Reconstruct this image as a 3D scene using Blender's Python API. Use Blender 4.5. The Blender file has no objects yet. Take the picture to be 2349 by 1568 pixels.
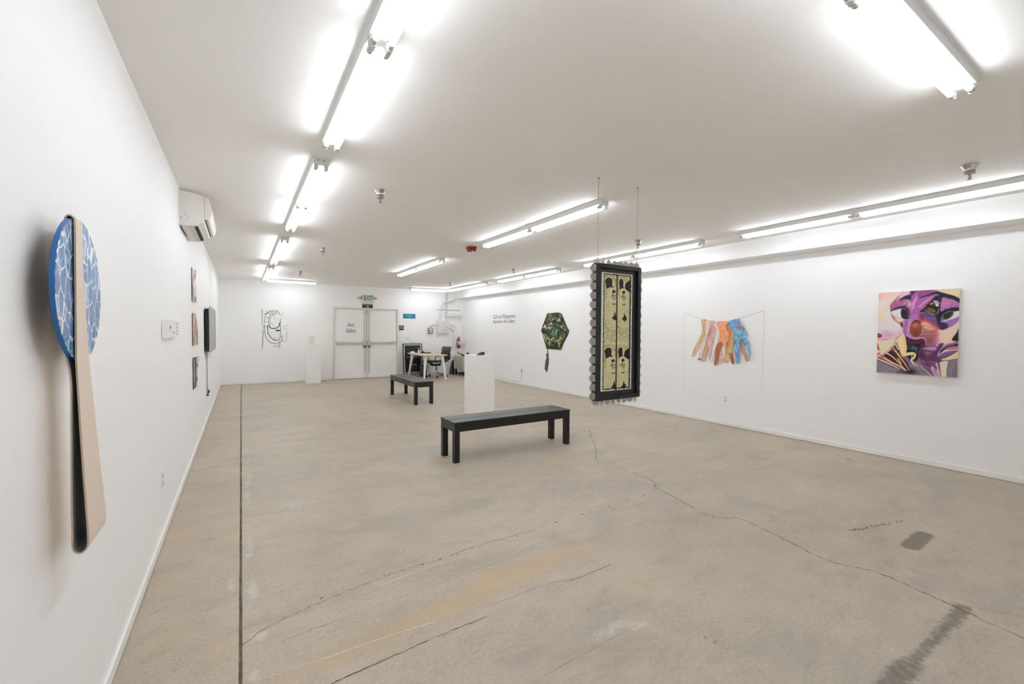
import bpy, bmesh, math, random
import numpy as np
from mathutils import Vector, Matrix, geometry

# ------------------------------------------------------------------ camera, world, exposure
SC = bpy.context.scene
COL = SC.collection
XL, XR, YB, YN, CEIL = -0.4667, 6.2789, 13.189, -0.9, 2.708
XS, ZS = 6.0031, 2.474            # soffit face and underside
EYE = 1.4307
cam_d = bpy.data.cameras.new('camera')
cam_d.sensor_fit = 'HORIZONTAL'; cam_d.sensor_width = 36.0
cam_d.lens = 990.7333 * 36.0 / 2349.0
cam_d.clip_start = 0.02
cam = bpy.data.objects.new('camera', cam_d); COL.objects.link(cam)
cam.matrix_world = Matrix(((0.84736163, 0.00922251, -0.53093617, 0),
                           (-0.53098882, 0.02488009, -0.84701349, 0),
                           (0.00539815, 0.9996479, 0.02597948, EYE), (0, 0, 0, 1)))
SC.camera = cam
w = bpy.data.worlds.new('world'); SC.world = w; w.use_nodes = True
w.node_tree.nodes['Background'].inputs[0].default_value = (0.5, 0.5, 0.5, 1)
w.node_tree.nodes['Background'].inputs[1].default_value = 0.0
SC.view_settings.view_transform = 'Standard'
SC.view_settings.look = 'None'
SC.view_settings.gamma = 1.0
SC.view_settings.use_curve_mapping = False
SC.view_settings.exposure = 0.0
TUBE_STRENGTH = 21.6
SC.cycles.max_bounces = 12; SC.cycles.diffuse_bounces = 11; SC.cycles.glossy_bounces = 3
SC.cycles.use_adaptive_sampling = True; SC.cycles.adaptive_threshold = 0.25; SC.cycles.adaptive_min_samples = 16; SC.cycles.use_light_tree = False
SC.cycles.use_denoising = True
SC.cycles.sample_clamp_indirect = 6.0

# ------------------------------------------------------------------ helpers
def lin(c):
    return tuple((v / 12.92 if v <= 0.04045 else ((v + 0.055) / 1.055) ** 2.4) for v in (x / 255.0 for x in c))
def lin_a(a):
    a = np.clip(a, 0, 255) / 255.0
    return np.where(a <= 0.04045, a / 12.92, ((a + 0.055) / 1.055) ** 2.4)

MATS = {}
def mat(name, rgb, rough=0.5, metal=0.0, spec=0.5, var=0.06, scale=12.0, bump=0.0, bscale=80.0, coat=0.0):
    """procedural paint/plastic/metal: base colour with faint noise variation and optional fine relief"""
    if name in MATS: return MATS[name]
    m = bpy.data.materials.new(name); m.use_nodes = True
    n, l = m.node_tree.nodes, m.node_tree.links
    b = n['Principled BSDF']
    b.inputs['Roughness'].default_value = rough; b.inputs['Metallic'].default_value = metal
    b.inputs['Specular IOR Level'].default_value = spec
    b.inputs['Coat Weight'].default_value = coat
    tc = n.new('ShaderNodeTexCoord'); nz = n.new('ShaderNodeTexNoise'); nz.inputs['Scale'].default_value = scale
    nz.inputs['Detail'].default_value = 3
    l.new(tc.outputs['Object'], nz.inputs['Vector'])
    mx = n.new('ShaderNodeMix'); mx.data_type = 'RGBA'
    c = lin(rgb)
    mx.inputs[6].default_value = tuple(v * (1 - var) for v in c) + (1,)
    mx.inputs[7].default_value = tuple(min(1, v * (1 + var)) for v in c) + (1,)
    l.new(nz.outputs['Fac'], mx.inputs[0]); l.new(mx.outputs[2], b.inputs['Base Color'])
    if bump:
        n2 = n.new('ShaderNodeTexNoise'); n2.inputs['Scale'].default_value = bscale
        bp = n.new('ShaderNodeBump'); bp.inputs['Strength'].default_value = bump; bp.inputs['Distance'].default_value = 0.002
        l.new(tc.outputs['Object'], n2.inputs['Vector']); l.new(n2.outputs['Fac'], bp.inputs['Height']); l.new(bp.outputs[0], b.inputs['Normal'])
    MATS[name] = m
    return m
def mat_attr(name, rough=0.5, spec=0.3, coat=0.0, bump=0.0):
    """print / paint whose colour is stored per vertex on the surface"""
    if name in MATS: return MATS[name]
    m = bpy.data.materials.new(name); m.use_nodes = True
    n, l = m.node_tree.nodes, m.node_tree.links
    b = n['Principled BSDF']; b.inputs['Roughness'].default_value = rough; b.inputs['Specular IOR Level'].default_value = spec
    b.inputs['Coat Weight'].default_value = coat
    a = n.new('ShaderNodeAttribute'); a.attribute_name = 'pigment'
    l.new(a.outputs['Color'], b.inputs['Base Color'])
    if bump:
        n2 = n.new('ShaderNodeTexNoise'); n2.inputs['Scale'].default_value = 220
        bp = n.new('ShaderNodeBump'); bp.inputs['Strength'].default_value = bump; bp.inputs['Distance'].default_value = 0.001
        l.new(n2.outputs['Fac'], bp.inputs['Height']); l.new(bp.outputs[0], b.inputs['Normal'])
    MATS[name] = m
    return m

class MB:
    """collects shapes for one mesh"""
    def __init__(s): s.v = []; s.f = []
    def add(s, v, f):
        o = len(s.v); s.v += [tuple(p) for p in v]; s.f += [tuple(i + o for i in q) for q in f]; return s
    def box(s, x0, x1, y0, y1, z0, z1):
        v = [(x, y, z) for z in (z0, z1) for y in (y0, y1) for x in (x0, x1)]
        return s.add(v, [(0, 2, 3, 1), (4, 5, 7, 6), (0, 1, 5, 4), (2, 6, 7, 3), (0, 4, 6, 2), (1, 3, 7, 5)])
    def bar(s, p0, p1, w0, w1=None, up=(0, 0, 1), t0=None, t1=None):
        """tapering rectangular bar from p0 to p1; w across, t in the other direction"""
        w1 = w0 if w1 is None else w1; t0 = w0 if t0 is None else t0; t1 = w1 if t1 is None else t1
        p0, p1 = Vector(p0), Vector(p1); d = (p1 - p0).normalized(); u = Vector(up)
        a = d.cross(u)
        if a.length < 1e-4: a = d.cross(Vector((1, 0, 0)))
        a.normalize(); b = a.cross(d).normalized()
        v = []
        for p, w_, t_ in ((p0, w0, t0), (p1, w1, t1)):
            for i, j in ((-1, -1), (1, -1), (1, 1), (-1, 1)): v.append(p + a * (i * w_ / 2) + b * (j * t_ / 2))
        return s.add(v, [(0, 3, 2, 1), (4, 5, 6, 7), (0, 1, 5, 4), (1, 2, 6, 5), (2, 3, 7, 6), (3, 0, 4, 7)])
    def tube(s, pts, r, seg=8, cap=True):
        pts = [Vector(p) for p in pts]; n = len(pts); rr = r if isinstance(r, (list, tuple)) else [r] * n
        v, f = [], []; a = None
        for i, p in enumerate(pts):
            d = (pts[min(i + 1, n - 1)] - pts[max(i - 1, 0)]).normalized()
            if a is None:
                a = d.cross(Vector((0, 0, 1)))
                if a.length < 1e-3: a = d.cross(Vector((1, 0, 0)))
            else:
                a = a - d * a.dot(d)
            a.normalize(); b = d.cross(a)
            for k in range(seg):
                t = 2 * math.pi * k / seg; v.append(p + (a * math.cos(t) + b * math.sin(t)) * rr[i])
        for i in range(n - 1):
            for k in range(seg):
                k2 = (k + 1) % seg; f.append((i * seg + k, i * seg + k2, (i + 1) * seg + k2, (i + 1) * seg + k))
        if cap: f.append(tuple(range(seg - 1, -1, -1))); f.append(tuple((n - 1) * seg + k for k in range(seg)))
        return s.add(v, f)
    def lathe(s, prof, c=(0, 0, 0), seg=20, axis='z', caps=True):
        v, f = [], []; n = len(prof)
        for r, h in prof:
            for k in range(seg):
                t = 2 * math.pi * k / seg; x, y = r * math.cos(t), r * math.sin(t)
                q = (x, y, h) if axis == 'z' else ((h, x, y) if axis == 'x' else (y, h, x))
                v.append((q[0] + c[0], q[1] + c[1], q[2] + c[2]))
        for i in range(n - 1):
            for k in range(seg):
                k2 = (k + 1) % seg; f.append((i * seg + k, i * seg + k2, (i + 1) * seg + k2, (i + 1) * seg + k))
        if caps and prof[0][0] > 1e-6: f.append(tuple(range(seg - 1, -1, -1)))
        if caps and prof[-1][0] > 1e-6: f.append(tuple((n - 1) * seg + k for k in range(seg)))
        return s.add(v, f)
    def prism(s, poly, fr, d0, d1):
        """extrude a 2-D outline; fr(u, v, d) gives the point at depth d"""
        n = len(poly)
        v = [fr(a, b, d0) for a, b in poly] + [fr(a, b, d1) for a, b in poly]
        tri = geometry.tessellate_polygon([[Vector((a, b, 0)) for a, b in poly]])
        f = [tuple(t) for t in tri] + [tuple(n + i for i in reversed(t)) for t in tri]
        f += [(i, (i + 1) % n, n + (i + 1) % n, n + i) for i in range(n)]
        return s.add(v, f)
    def mesh(s, name, bevel=0.0, bseg=2, smooth=False):
        me = bpy.data.meshes.new(name)
        bm = bmesh.new()
        vs = [bm.verts.new(p) for p in s.v]
        for q in s.f:
            try: bm.faces.new([vs[i] for i in q])
            except ValueError: pass
        bmesh.ops.remove_doubles(bm, verts=bm.verts, dist=1e-6)
        bmesh.ops.recalc_face_normals(bm, faces=bm.faces)
        if bevel:
            ed = [e for e in bm.edges if len(e.link_faces) == 2 and e.calc_face_angle(0) > 0.5]
            bmesh.ops.bevel(bm, geom=ed, offset=bevel, segments=bseg, profile=0.6, affect='EDGES', clamp_overlap=True)
        bm.to_mesh(me); bm.free()
        if smooth:
            me.polygons.foreach_set('use_smooth', [True] * len(me.polygons))
            try: me.set_sharp_from_angle(angle=math.radians(40))
            except Exception: pass
        return me

def obj(name, me, m, parent=None, loc=(0, 0, 0), rot=None):
    o = bpy.data.objects.new(name, me); COL.objects.link(o)
    if m is not None and not me.materials: me.materials.append(m)
    if parent is not None: o.parent = parent
    o.location = loc
    if rot is not None: o.rotation_euler = rot
    return o
def part(name, mb, m, parent, bevel=0.0, smooth=False, loc=(0, 0, 0), rot=None, bseg=2):
    return obj(name, mb.mesh(name, bevel, bseg, smooth), m, parent, loc, rot)
def tag(o, label, cat, group=None):
    o['label'] = label; o['category'] = cat
    if group: o['group'] = group
    return o
def thing(name, label, cat, loc=(0, 0, 0), rz=0.0, group=None):
    o = bpy.data.objects.new(name, None); COL.objects.link(o); o.empty_display_size = 0.1
    o.location = loc; o.rotation_euler = (0, 0, rz)
    return tag(o, label, cat, group)
def struct(name, mb_or_none, m=None, bevel=0.0, loc=(0, 0, 0)):
    if mb_or_none is None:
        o = bpy.data.objects.new(name, None); COL.objects.link(o); o.location = loc
    else:
        o = obj(name, mb_or_none.mesh(name, bevel), m, None, loc)
    o['kind'] = 'structure'
    return o
def copy_tree(o, parent=None):
    c = o.copy(); COL.objects.link(c)
    if parent is not None: c.parent = parent
    for ch in list(o.children): copy_tree(ch, c)
    return c
FACE = {'back': (math.pi / 2, 0, 0), 'right': (math.pi / 2, 0, -math.pi / 2), 'left': (math.pi / 2, 0, math.pi / 2)}
def lettering(txt, size, m, parent, loc, face, sx=1.0, name='lettering', thick=0.0006, align='CENTER', bold=0.0, spacing=1.0):
    cu = bpy.data.curves.new('tmp', 'FONT'); cu.body = txt; cu.size = size; cu.extrude = thick; cu.align_x = align
    cu.align_y = 'CENTER'; cu.resolution_u = 4; cu.offset = bold; cu.space_character = spacing
    t = bpy.data.objects.new('tmp', cu); COL.objects.link(t)
    dg = bpy.context.evaluated_depsgraph_get()
    me = bpy.data.meshes.new_from_object(t.evaluated_get(dg)); me.name = name
    bpy.data.objects.remove(t); bpy.data.curves.remove(cu)
    me.transform(Matrix.Diagonal((sx, 1, 1, 1)))
    me.materials.clear()
    return obj(name, me, m, parent, loc, FACE[face] if isinstance(face, str) else face)

def crom(pts, n=6, closed=False):
    """Catmull-Rom resampling of a polyline"""
    p = np.array(pts, float); k = len(p); out = []
    for i in range(k if closed else k - 1):
        if closed: a, b, c, d = p[(i - 1) % k], p[i], p[(i + 1) % k], p[(i + 2) % k]
        else: a, b, c, d = p[max(i - 1, 0)], p[i], p[i + 1], p[min(i + 2, k - 1)]
        for t in np.arange(n) / n:
            out.append(0.5 * (2 * b + (c - a) * t + (2 * a - 5 * b + 4 * c - d) * t * t + (3 * b - a - 3 * c + d) * t ** 3))
    if not closed: out.append(p[-1])
    return np.array(out)

class Paint:
    """flat print evaluated at the surface points of a sheet (x, y in sheet units, y down)"""
    def __init__(s, x, y, bg):
        s.x, s.y = x.ravel(), y.ravel(); s.c = np.tile(np.array(bg, float), (s.x.size, 1))
    def _put(s, idx, a, col):
        a = a[:, None]; s.c[idx] = s.c[idx] * (1 - a) + np.array(col, float) * a
    def fill(s, pts, col, soft=4.0, alpha=1.0, smooth=True, noise=None):
        p = crom(pts, 5, True) if smooth else np.array(pts, float)
        x0, y0 = p.min(0) - soft; x1, y1 = p.max(0) + soft
        idx = np.nonzero((s.x > x0) & (s.x < x1) & (s.y > y0) & (s.y < y1))[0]
        if idx.size == 0: return
        x, y = s.x[idx], s.y[idx]; ins = np.zeros(idx.size, bool); dm = np.full(idx.size, 1e9)
        q = np.roll(p, -1, 0)
        for (ax, ay), (bx, by) in zip(p, q):
            dx, dy = bx - ax, by - ay; L = dx * dx + dy * dy
            if L < 1e-12: continue
            t = np.clip(((x - ax) * dx + (y - ay) * dy) / L, 0, 1)
            dm = np.minimum(dm, (x - ax - t * dx) ** 2 + (y - ay - t * dy) ** 2)
            if by != ay:
                cr = ((ay > y) != (by > y)) & (x < (bx - ax) * (y - ay) / (by - ay) + ax); ins ^= cr
        sd = np.sqrt(dm) * np.where(ins, 1, -1)
        s._put(idx, np.clip(sd / soft * 0.5 + 0.5, 0, 1) * alpha, col)
    def stroke(s, pts, wd, col, soft=2.0, alpha=1.0, w1=None, smooth=True):
        p = crom(pts, 6) if smooth and len(pts) > 2 else np.array(pts, float)
        w1 = wd if w1 is None else w1; ww = np.linspace(wd, w1, len(p))
        mx = max(wd, w1) + soft
        x0, y0 = p.min(0) - mx; x1, y1 = p.max(0) + mx
        idx = np.nonzero((s.x > x0) & (s.x < x1) & (s.y > y0) & (s.y < y1))[0]
        if idx.size == 0: return
        x, y = s.x[idx], s.y[idx]; best = np.full(idx.size, -1e9)
        for i in range(len(p) - 1):
            (ax, ay), (bx, by) = p[i], p[i + 1]; dx, dy = bx - ax, by - ay; L = dx * dx + dy * dy + 1e-12
            t = np.clip(((x - ax) * dx + (y - ay) * dy) / L, 0, 1)
            d = np.hypot(x - ax - t * dx, y - ay - t * dy)
            best = np.maximum(best, (ww[i] * (1 - t) + ww[i + 1] * t) / 2 - d)
        s._put(idx, np.clip(best / soft + 0.5, 0, 1) * alpha, col)
    def ell(s, cx, cy, rx, ry, col, ang=0.0, soft=3.0, alpha=1.0):
        ca, sa = math.cos(math.radians(ang)), math.sin(math.radians(ang)); m = max(rx, ry) + soft
        idx = np.nonzero((abs(s.x - cx) < m) & (abs(s.y - cy) < m))[0]
        x, y = s.x[idx] - cx, s.y[idx] - cy; u, v = x * ca + y * sa, -x * sa + y * ca
        r = np.sqrt((u / rx) ** 2 + (v / ry) ** 2)
        s._put(idx, np.clip((1 - r) * min(rx, ry) / soft + 0.5, 0, 1) * alpha, col)
    def blob(s, cx, cy, rx, ry, col, alpha=0.8, ang=0.0):
        ca, sa = math.cos(math.radians(ang)), math.sin(math.radians(ang)); x, y = s.x - cx, s.y - cy
        u, v = x * ca + y * sa, -x * sa + y * ca
        a = np.exp(-((u / rx) ** 2 + (v / ry) ** 2) * 1.3) * alpha
        idx = np.nonzero(a > 0.01)[0]; s._put(idx, a[idx], col)
def set_pigment(me, cols):
    at = me.color_attributes.new('pigment', 'FLOAT_COLOR', 'POINT')
    a = np.ones((len(me.vertices), 4), np.float32); a[:, :3] = lin_a(cols)
    at.data.foreach_set('color', a.ravel())
def homog(quad):
    """unit square (0,0)-(1,0)-(1,1)-(0,1) to quad"""
    A, B = [], []
    for (u, v), (x, y) in zip(((0, 0), (1, 0), (1, 1), (0, 1)), quad):
        A += [[u, v, 1, 0, 0, 0, -u * x, -v * x], [0, 0, 0, u, v, 1, -u * y, -v * y]]; B += [x, y]
    h = np.linalg.solve(np.array(A, float), np.array(B, float))
    def f(u, v):
        d = h[6] * u + h[7] * v + 1; return (h[0] * u + h[1] * v + h[2]) / d, (h[3] * u + h[4] * v + h[5]) / d
    return f
def sheet(name, fr, nu, nv, m, parent, paint, quad=None):
    """a printed sheet: fr(u, v) -> 3-D point (v down); paint(Paint) draws on it"""
    u, v = np.meshgrid(np.linspace(0, 1, nu), np.linspace(0, 1, nv))
    vs = [fr(a, b) for a, b in zip(u.ravel(), v.ravel())]
    fs = [(j * nu + i, (j + 1) * nu + i, (j + 1) * nu + i + 1, j * nu + i + 1) for j in range(nv - 1) for i in range(nu - 1)]
    me = bpy.data.meshes.new(name); me.from_pydata(vs, [], fs); me.update()
    X, Y = homog(quad)(u, v) if quad else (u, v)
    me_c = paint(X, Y); set_pigment(me, me_c)
    return obj(name, me, m, parent)

# ------------------------------------------------------------------ materials of the room
M_WALL = mat('wall_paint', (250, 250, 250), 0.6, var=0.012, scale=1.5, spec=0.3, bump=0.05, bscale=160)
M_CEIL = mat('ceiling_paint', (249, 248, 246), 0.75, var=0.012, scale=1.2, spec=0.2, bump=0.05, bscale=160)
M_TRIM = mat('trim_paint', (246, 246, 244), 0.4, var=0.01)
M_BLACK = mat('black_paint', (20, 20, 21), 0.38, var=0.1)
M_DARK = mat('dark_crack', (84, 75, 65), 0.9, var=0.25, scale=30)  # brown-grey of the stronger floor cracks
M_WHITE = mat('white_lacquer', (250, 249, 248), 0.35, var=0.01)
M_CHROME = mat('chrome', (205, 203, 200), 0.18, metal=1.0, var=0.03)
M_STEEL = mat('brushed_steel', (176, 174, 170), 0.35, metal=1.0, var=0.06, scale=60)
M_ALU = mat('satin_aluminium', (204, 203, 200), 0.42, metal=0.35, var=0.04)

def floor_material():
    m = bpy.data.materials.new('concrete'); m.use_nodes = True
    n, l = m.node_tree.nodes, m.node_tree.links; b = n['Principled BSDF']
    tc = n.new('ShaderNodeTexCoord'); mp = n.new('ShaderNodeMapping'); mp.inputs['Scale'].default_value = (0.75, 1.1, 1)
    l.new(tc.outputs['Object'], mp.inputs['Vector'])
    def noise(s, det, src=mp, rough=0.6, dist=0.0):
        k = n.new('ShaderNodeTexNoise'); k.inputs['Scale'].default_value = s; k.inputs['Detail'].default_value = det
        k.inputs['Roughness'].default_value = rough; k.inputs['Distortion'].default_value = dist
        l.new(src.outputs[0] if src is mp else src.outputs['Object'], k.inputs['Vector']); return k
    def ramp(src, stops):
        r = n.new('ShaderNodeValToRGB'); e = r.color_ramp.elements
        e[0].position, e[0].color = stops[0][0], lin(stops[0][1]) + (1,)
        e[1].position, e[1].color = stops[-1][0], lin(stops[-1][1]) + (1,)
        for p, c in stops[1:-1]: q = e.new(p); q.color = lin(c) + (1,)
        l.new(src, r.inputs[0]); return r
    def mix(fac, a, c, mode='MIX'):
        x = n.new('ShaderNodeMix'); x.data_type = 'RGBA'; x.blend_type = mode
        if isinstance(fac, float): x.inputs[0].default_value = fac
        else: l.new(fac, x.inputs[0])
        l.new(a, x.inputs[6])
        if isinstance(c, tuple): x.inputs[7].default_value = lin(c) + (1,)
        else: l.new(c, x.inputs[7])
        return x.outputs[2]
    def math_(op, a, c=None, d=None):
        x = n.new('ShaderNodeMath'); x.operation = op; x.use_clamp = False
        for i, s in enumerate((a, c, d)):
            if s is None: continue
            if isinstance(s, (int, float)): x.inputs[i].default_value = s
            else: l.new(s, x.inputs[i])
        return x.outputs[0]
    big = noise(1.1, 5, mp, 0.55, 0.6); mid = noise(4.5, 6, mp, 0.65, 0.4); fine = noise(55, 4, tc, 0.7)
    base = ramp(big.outputs['Fac'], [(0.3, FLOOR_A), (0.52, FLOOR_B), (0.72, FLOOR_C)]).outputs[0]
    streak = ramp(mid.outputs['Fac'], [(0.3, (150, 140, 126)), (0.5, (184, 172, 154)), (0.7, (204, 192, 172))]).outputs[0]
    col = mix(0.38, base, streak)
    grain = ramp(fine.outputs['Fac'], [(0.3, (140, 130, 116)), (0.5, (184, 172, 154)), (0.72, (214, 203, 186))]).outputs[0]
    col = mix(0.30, col, grain)
    def blot(sc, off, lo, hi, gain, stretch=(0.65, 1.05, 1), det=9):
        m2 = n.new('ShaderNodeMapping'); m2.inputs['Scale'].default_value = stretch; m2.inputs['Location'].default_value = (off, off * .7, 0); l.new(tc.outputs['Object'], m2.inputs[0])
        k = n.new('ShaderNodeTexNoise'); k.inputs['Scale'].default_value = sc; k.inputs['Detail'].default_value = det; k.inputs['Roughness'].default_value = .68; k.inputs['Distortion'].default_value = .5
        l.new(m2.outputs[0], k.inputs['Vector'])
        r = n.new('ShaderNodeMapRange'); r.interpolation_type = 'SMOOTHSTEP'; r.inputs[1].default_value = lo; r.inputs[2].default_value = hi; r.inputs[4].default_value = gain
        l.new(k.outputs['Fac'], r.inputs[0]); return r.outputs[0]
    col = mix(blot(1.7, 3.3, .50, .64, .50), col, (161, 154, 145))             # grey trowel blotches
    col = mix(blot(1.3, 9.1, .52, .66, .42), col, (203, 185, 160))             # tan blotches
    col = mix(blot(3.4, 5.7, .55, .70, .40, (.5, 1.3, 1)), col, (150, 139, 126))
    col = mix(blot(5.0, 1.2, .56, .72, .34, (.45, 1.4, 1)), col, (208, 198, 182))
    col = mix(blot(14.0, 7.7, .60, .74, .40), col, (146, 135, 121))
    at = n.new('ShaderNodeAttribute'); at.attribute_name = 'stain'
    sp = n.new('ShaderNodeSeparateColor'); l.new(at.outputs['Color'], sp.inputs[0])
    brk = noise(9, 7, mp, 0.75, 0.5); brk2 = noise(26, 6, tc, 0.75)
    def stain(ch, src, amp, lo, hi, gain):
        a = math_('MULTIPLY_ADD', math_('SUBTRACT', src.outputs['Fac'], 0.5), amp, sp.outputs[ch])
        mr = n.new('ShaderNodeMapRange'); mr.interpolation_type = 'SMOOTHSTEP'
        mr.inputs[1].default_value = lo; mr.inputs[2].default_value = hi; mr.inputs[4].default_value = gain
        l.new(a, mr.inputs[0]); return mr.outputs[0]
    col = mix(stain(0, brk, 1.5, 0.24, 1.05, 0.60), col, (194, 166, 128))      # rust and glue
    col = mix(stain(1, brk2, 1.5, 0.30, 0.95, 0.78), col, (96, 87, 78))         # dark tyre / tar marks
    col = mix(stain(2, brk2, 1.8, 0.34, 0.90, 0.60), col, (212, 205, 196))       # mortar and paint residue
    l.new(col, b.inputs['Base Color'])
    rr = n.new('ShaderNodeMapRange'); rr.inputs[3].default_value = 0.34; rr.inputs[4].default_value = 0.62
    l.new(mid.outputs['Fac'], rr.inputs[0]); l.new(rr.outputs[0], b.inputs['Roughness'])
    b.inputs['Specular IOR Level'].default_value = 0.3
    bp = n.new('ShaderNodeBump'); bp.inputs['Strength'].default_value = 0.12; bp.inputs['Distance'].default_value = 0.003
    l.new(fine.outputs['Fac'], bp.inputs['Height']); l.new(bp.outputs[0], b.inputs['Normal'])
    return m
FLOOR_A, FLOOR_B, FLOOR_C = (160, 151, 139), (181, 170, 154), (196, 183, 164)

# ------------------------------------------------------------------ floor
xs = np.unique(np.round(np.concatenate([np.arange(XL, -0.03, 0.02), [-0.024, -0.0195, -0.0125, -0.008], np.arange(0.01, XR, 0.02), [XR]]), 4))
ys = np.unique(np.round(np.concatenate([np.arange(YN, 0.2, 0.1), np.arange(0.2, 3.2, 0.02), np.arange(3.2, 6.0, 0.04), np.arange(6.0, YB, 0.1), [YB]]), 4))
GX, GY = np.meshgrid(xs, ys)
gz = np.where((GX > -0.0205) & (GX < -0.0115), -0.009, 0.0)
nu_, nv_ = len(xs), len(ys)
idx = np.arange(nu_ * nv_).reshape(nv_, nu_)
fq = np.stack([idx[:-1, :-1], idx[:-1, 1:], idx[1:, 1:], idx[1:, :-1]], -1).reshape(-1, 4)
me = bpy.data.meshes.new('floor'); me.from_pydata(np.stack([GX, GY, gz], -1).reshape(-1, 3).tolist(), [], fq.tolist()); me.update()
fx, fy = GX.ravel(), GY.ravel()
def seg_mask(pts, wd, soft):
    best = np.full(fx.size, -9.0)
    for (ax, ay, *wa), (bx, by, *wb) in zip(pts[:-1], pts[1:]):
        dx, dy = bx - ax, by - ay; t = np.clip(((fx - ax) * dx + (fy - ay) * dy) / (dx * dx + dy * dy + 1e-9), 0, 1)
        w_ = (wa[0] if wa else wd) * (1 - t) + (wb[0] if wb else wd) * t
        best = np.maximum(best, w_ - np.hypot(fx - ax - t * dx, fy - ay - t * dy))
    return np.clip(best / soft + 0.5, 0, 1)
def spot_mask(cx, cy, rx, ry, p=1.0): return np.exp(-(((fx - cx) / rx) ** 2 + ((fy - cy) / ry) ** 2) * p)
rust = np.zeros(fx.size); dark = rust.copy(); pale = rust.copy()
rust = np.maximum(rust, 0.80 * seg_mask([(0.05, 1.97, .05), (0.5, 1.99, .10), (1.05, 2.05, .10), (1.25, 2.11, .15), (1.5, 2.12, .13), (1.8, 2.14, .11)], .1, .16))
rust = np.maximum(rust, 0.58 * seg_mask([(1.75, 2.14, .12), (2.3, 2.10, .12), (3.0, 2.15, .09), (3.4, 2.12, .10)], .1, .2))
rust = np.maximum(rust, 0.50 * seg_mask([(3.5, 2.15, .12), (4.3, 2.22, .12), (5.2, 2.35, .12), (5.9, 2.28, .08)], .1, .25))
rust = np.maximum(rust, 0.72 * spot_mask(4.9, 2.32, .45, .10)); rust = np.maximum(rust, 0.5 * spot_mask(5.75, 2.36, .25, .1))
rust = np.maximum(rust, 0.55 * seg_mask([(3.78, 1.8, .03), (3.84, 1.5, .05), (3.82, 1.1, .06), (3.92, .62, .08), (3.85, .45, .06)], .05, .12))
rust = np.maximum(rust, 0.42 * seg_mask([(2.07, 1.28), (2.2, 1.13), (2.45, .85)], .02, .07))
rust = np.maximum(rust, 0.40 * seg_mask([(1.95, 2.05), (1.98, 1.75)], .02, .1))
rust = np.maximum(rust, 0.50 * np.clip((-0.03 - fx) / 0.02, 0, 1) * (0.75 + 0.25 * np.sin(fy * 2.1)))
for cx, cy, rx, ry, a in ((-.2, 4.2, .2, .5, .5), (-.1, 3.85, .1, .2, .55), (-.28, 2.5, .15, .3, .5), (-.1, 2.3, .1, .25, .5), (-.38, 3.1, .05, .25, .5), (-.35, 5.3, .1, .08, .6), (1.9, 6.3, .8, .12, .4), (1.4, 5.8, .6, .15, .34)):
    rust = np.maximum(rust, a * spot_mask(cx, cy, rx, ry))
dark = np.maximum(dark, 0.95 * seg_mask([(4.10, 1.01, .055), (3.78, 1.0, .055)], .05, .03))
dark = np.maximum(dark, 0.52 * seg_mask([(3.75, 1.01), (3.22, .998)], .014, .03))
dark = np.maximum(dark, 0.45 * seg_mask([(3.45, .93), (3.6, .82)], .012, .05))
dark = np.maximum(dark, 0.86 * seg_mask([(3.18, .622, .045), (2.8, .624, .030), (2.5, .63, .028), (2.40, .635, .05), (2.1, .63, .05)], .04, .05))
dark = np.maximum(dark, 0.42 * seg_mask([(3.22, .62), (2.75, .66)], .07, .14))
for cx, cy, r, a in ((1.828, 1.204, .02, .8), (1.845, 1.16, .026, .8), (1.80, 1.17, .018, .6), (1.894, 1.065, .016, .6), (5.81, 2.09, .05, .8), (2.0, 1.19, .02, .5), (1.63, 1.62, .012, .7), (0.31, 1.77, .02, .3), (-.25, 2.25, .02, .8), (-.18, 2.4, .012, .7), (1.55, 3.9, .3, .22), (4.6, .75, .3, .3), (5.4, 1.2, .5, .32), (2.6, 1.6, .2, .2), (4.7, 1.3, .4, .25), (.9, 3.1, .3, .24), (1.9, 4.25, .9, .22), (3.8, 8.2, 1.2, .22), (2.4, .5, .5, .25), (1.3, 1.0, .4, .22)):
    dark = np.maximum(dark, a * spot_mask(cx, cy, r, r * .8))
for i, y in enumerate(np.arange(2.0, 6.4, 0.09)):
    random.seed(i + 3); wd = random.uniform(.015, .07); cy = y + random.uniform(-.05, .05)
    pale = np.maximum(pale, random.choice((.2, .5, .75, .95)) * spot_mask(.015 + wd * random.uniform(.3, 1.0), cy, wd, random.uniform(.04, .16)))
    dark = np.maximum(dark, random.uniform(.1, .42) * spot_mask(.03 + wd * .5, cy + .06, .03, .08))
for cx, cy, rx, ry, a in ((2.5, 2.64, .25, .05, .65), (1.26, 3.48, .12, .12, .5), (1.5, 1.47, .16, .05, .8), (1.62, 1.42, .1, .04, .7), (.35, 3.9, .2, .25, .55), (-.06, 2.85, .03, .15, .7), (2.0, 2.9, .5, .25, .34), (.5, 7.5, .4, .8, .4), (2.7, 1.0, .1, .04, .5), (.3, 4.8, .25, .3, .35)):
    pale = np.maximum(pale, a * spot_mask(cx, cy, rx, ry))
at = me.color_attributes.new('stain', 'FLOAT_COLOR', 'POINT')
at.data.foreach_set('color', np.stack([rust, dark, pale, np.ones(fx.size)], -1).astype(np.float32).ravel())
FLOOR = obj('floor', me, floor_material()); FLOOR['kind'] = 'structure'

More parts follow.
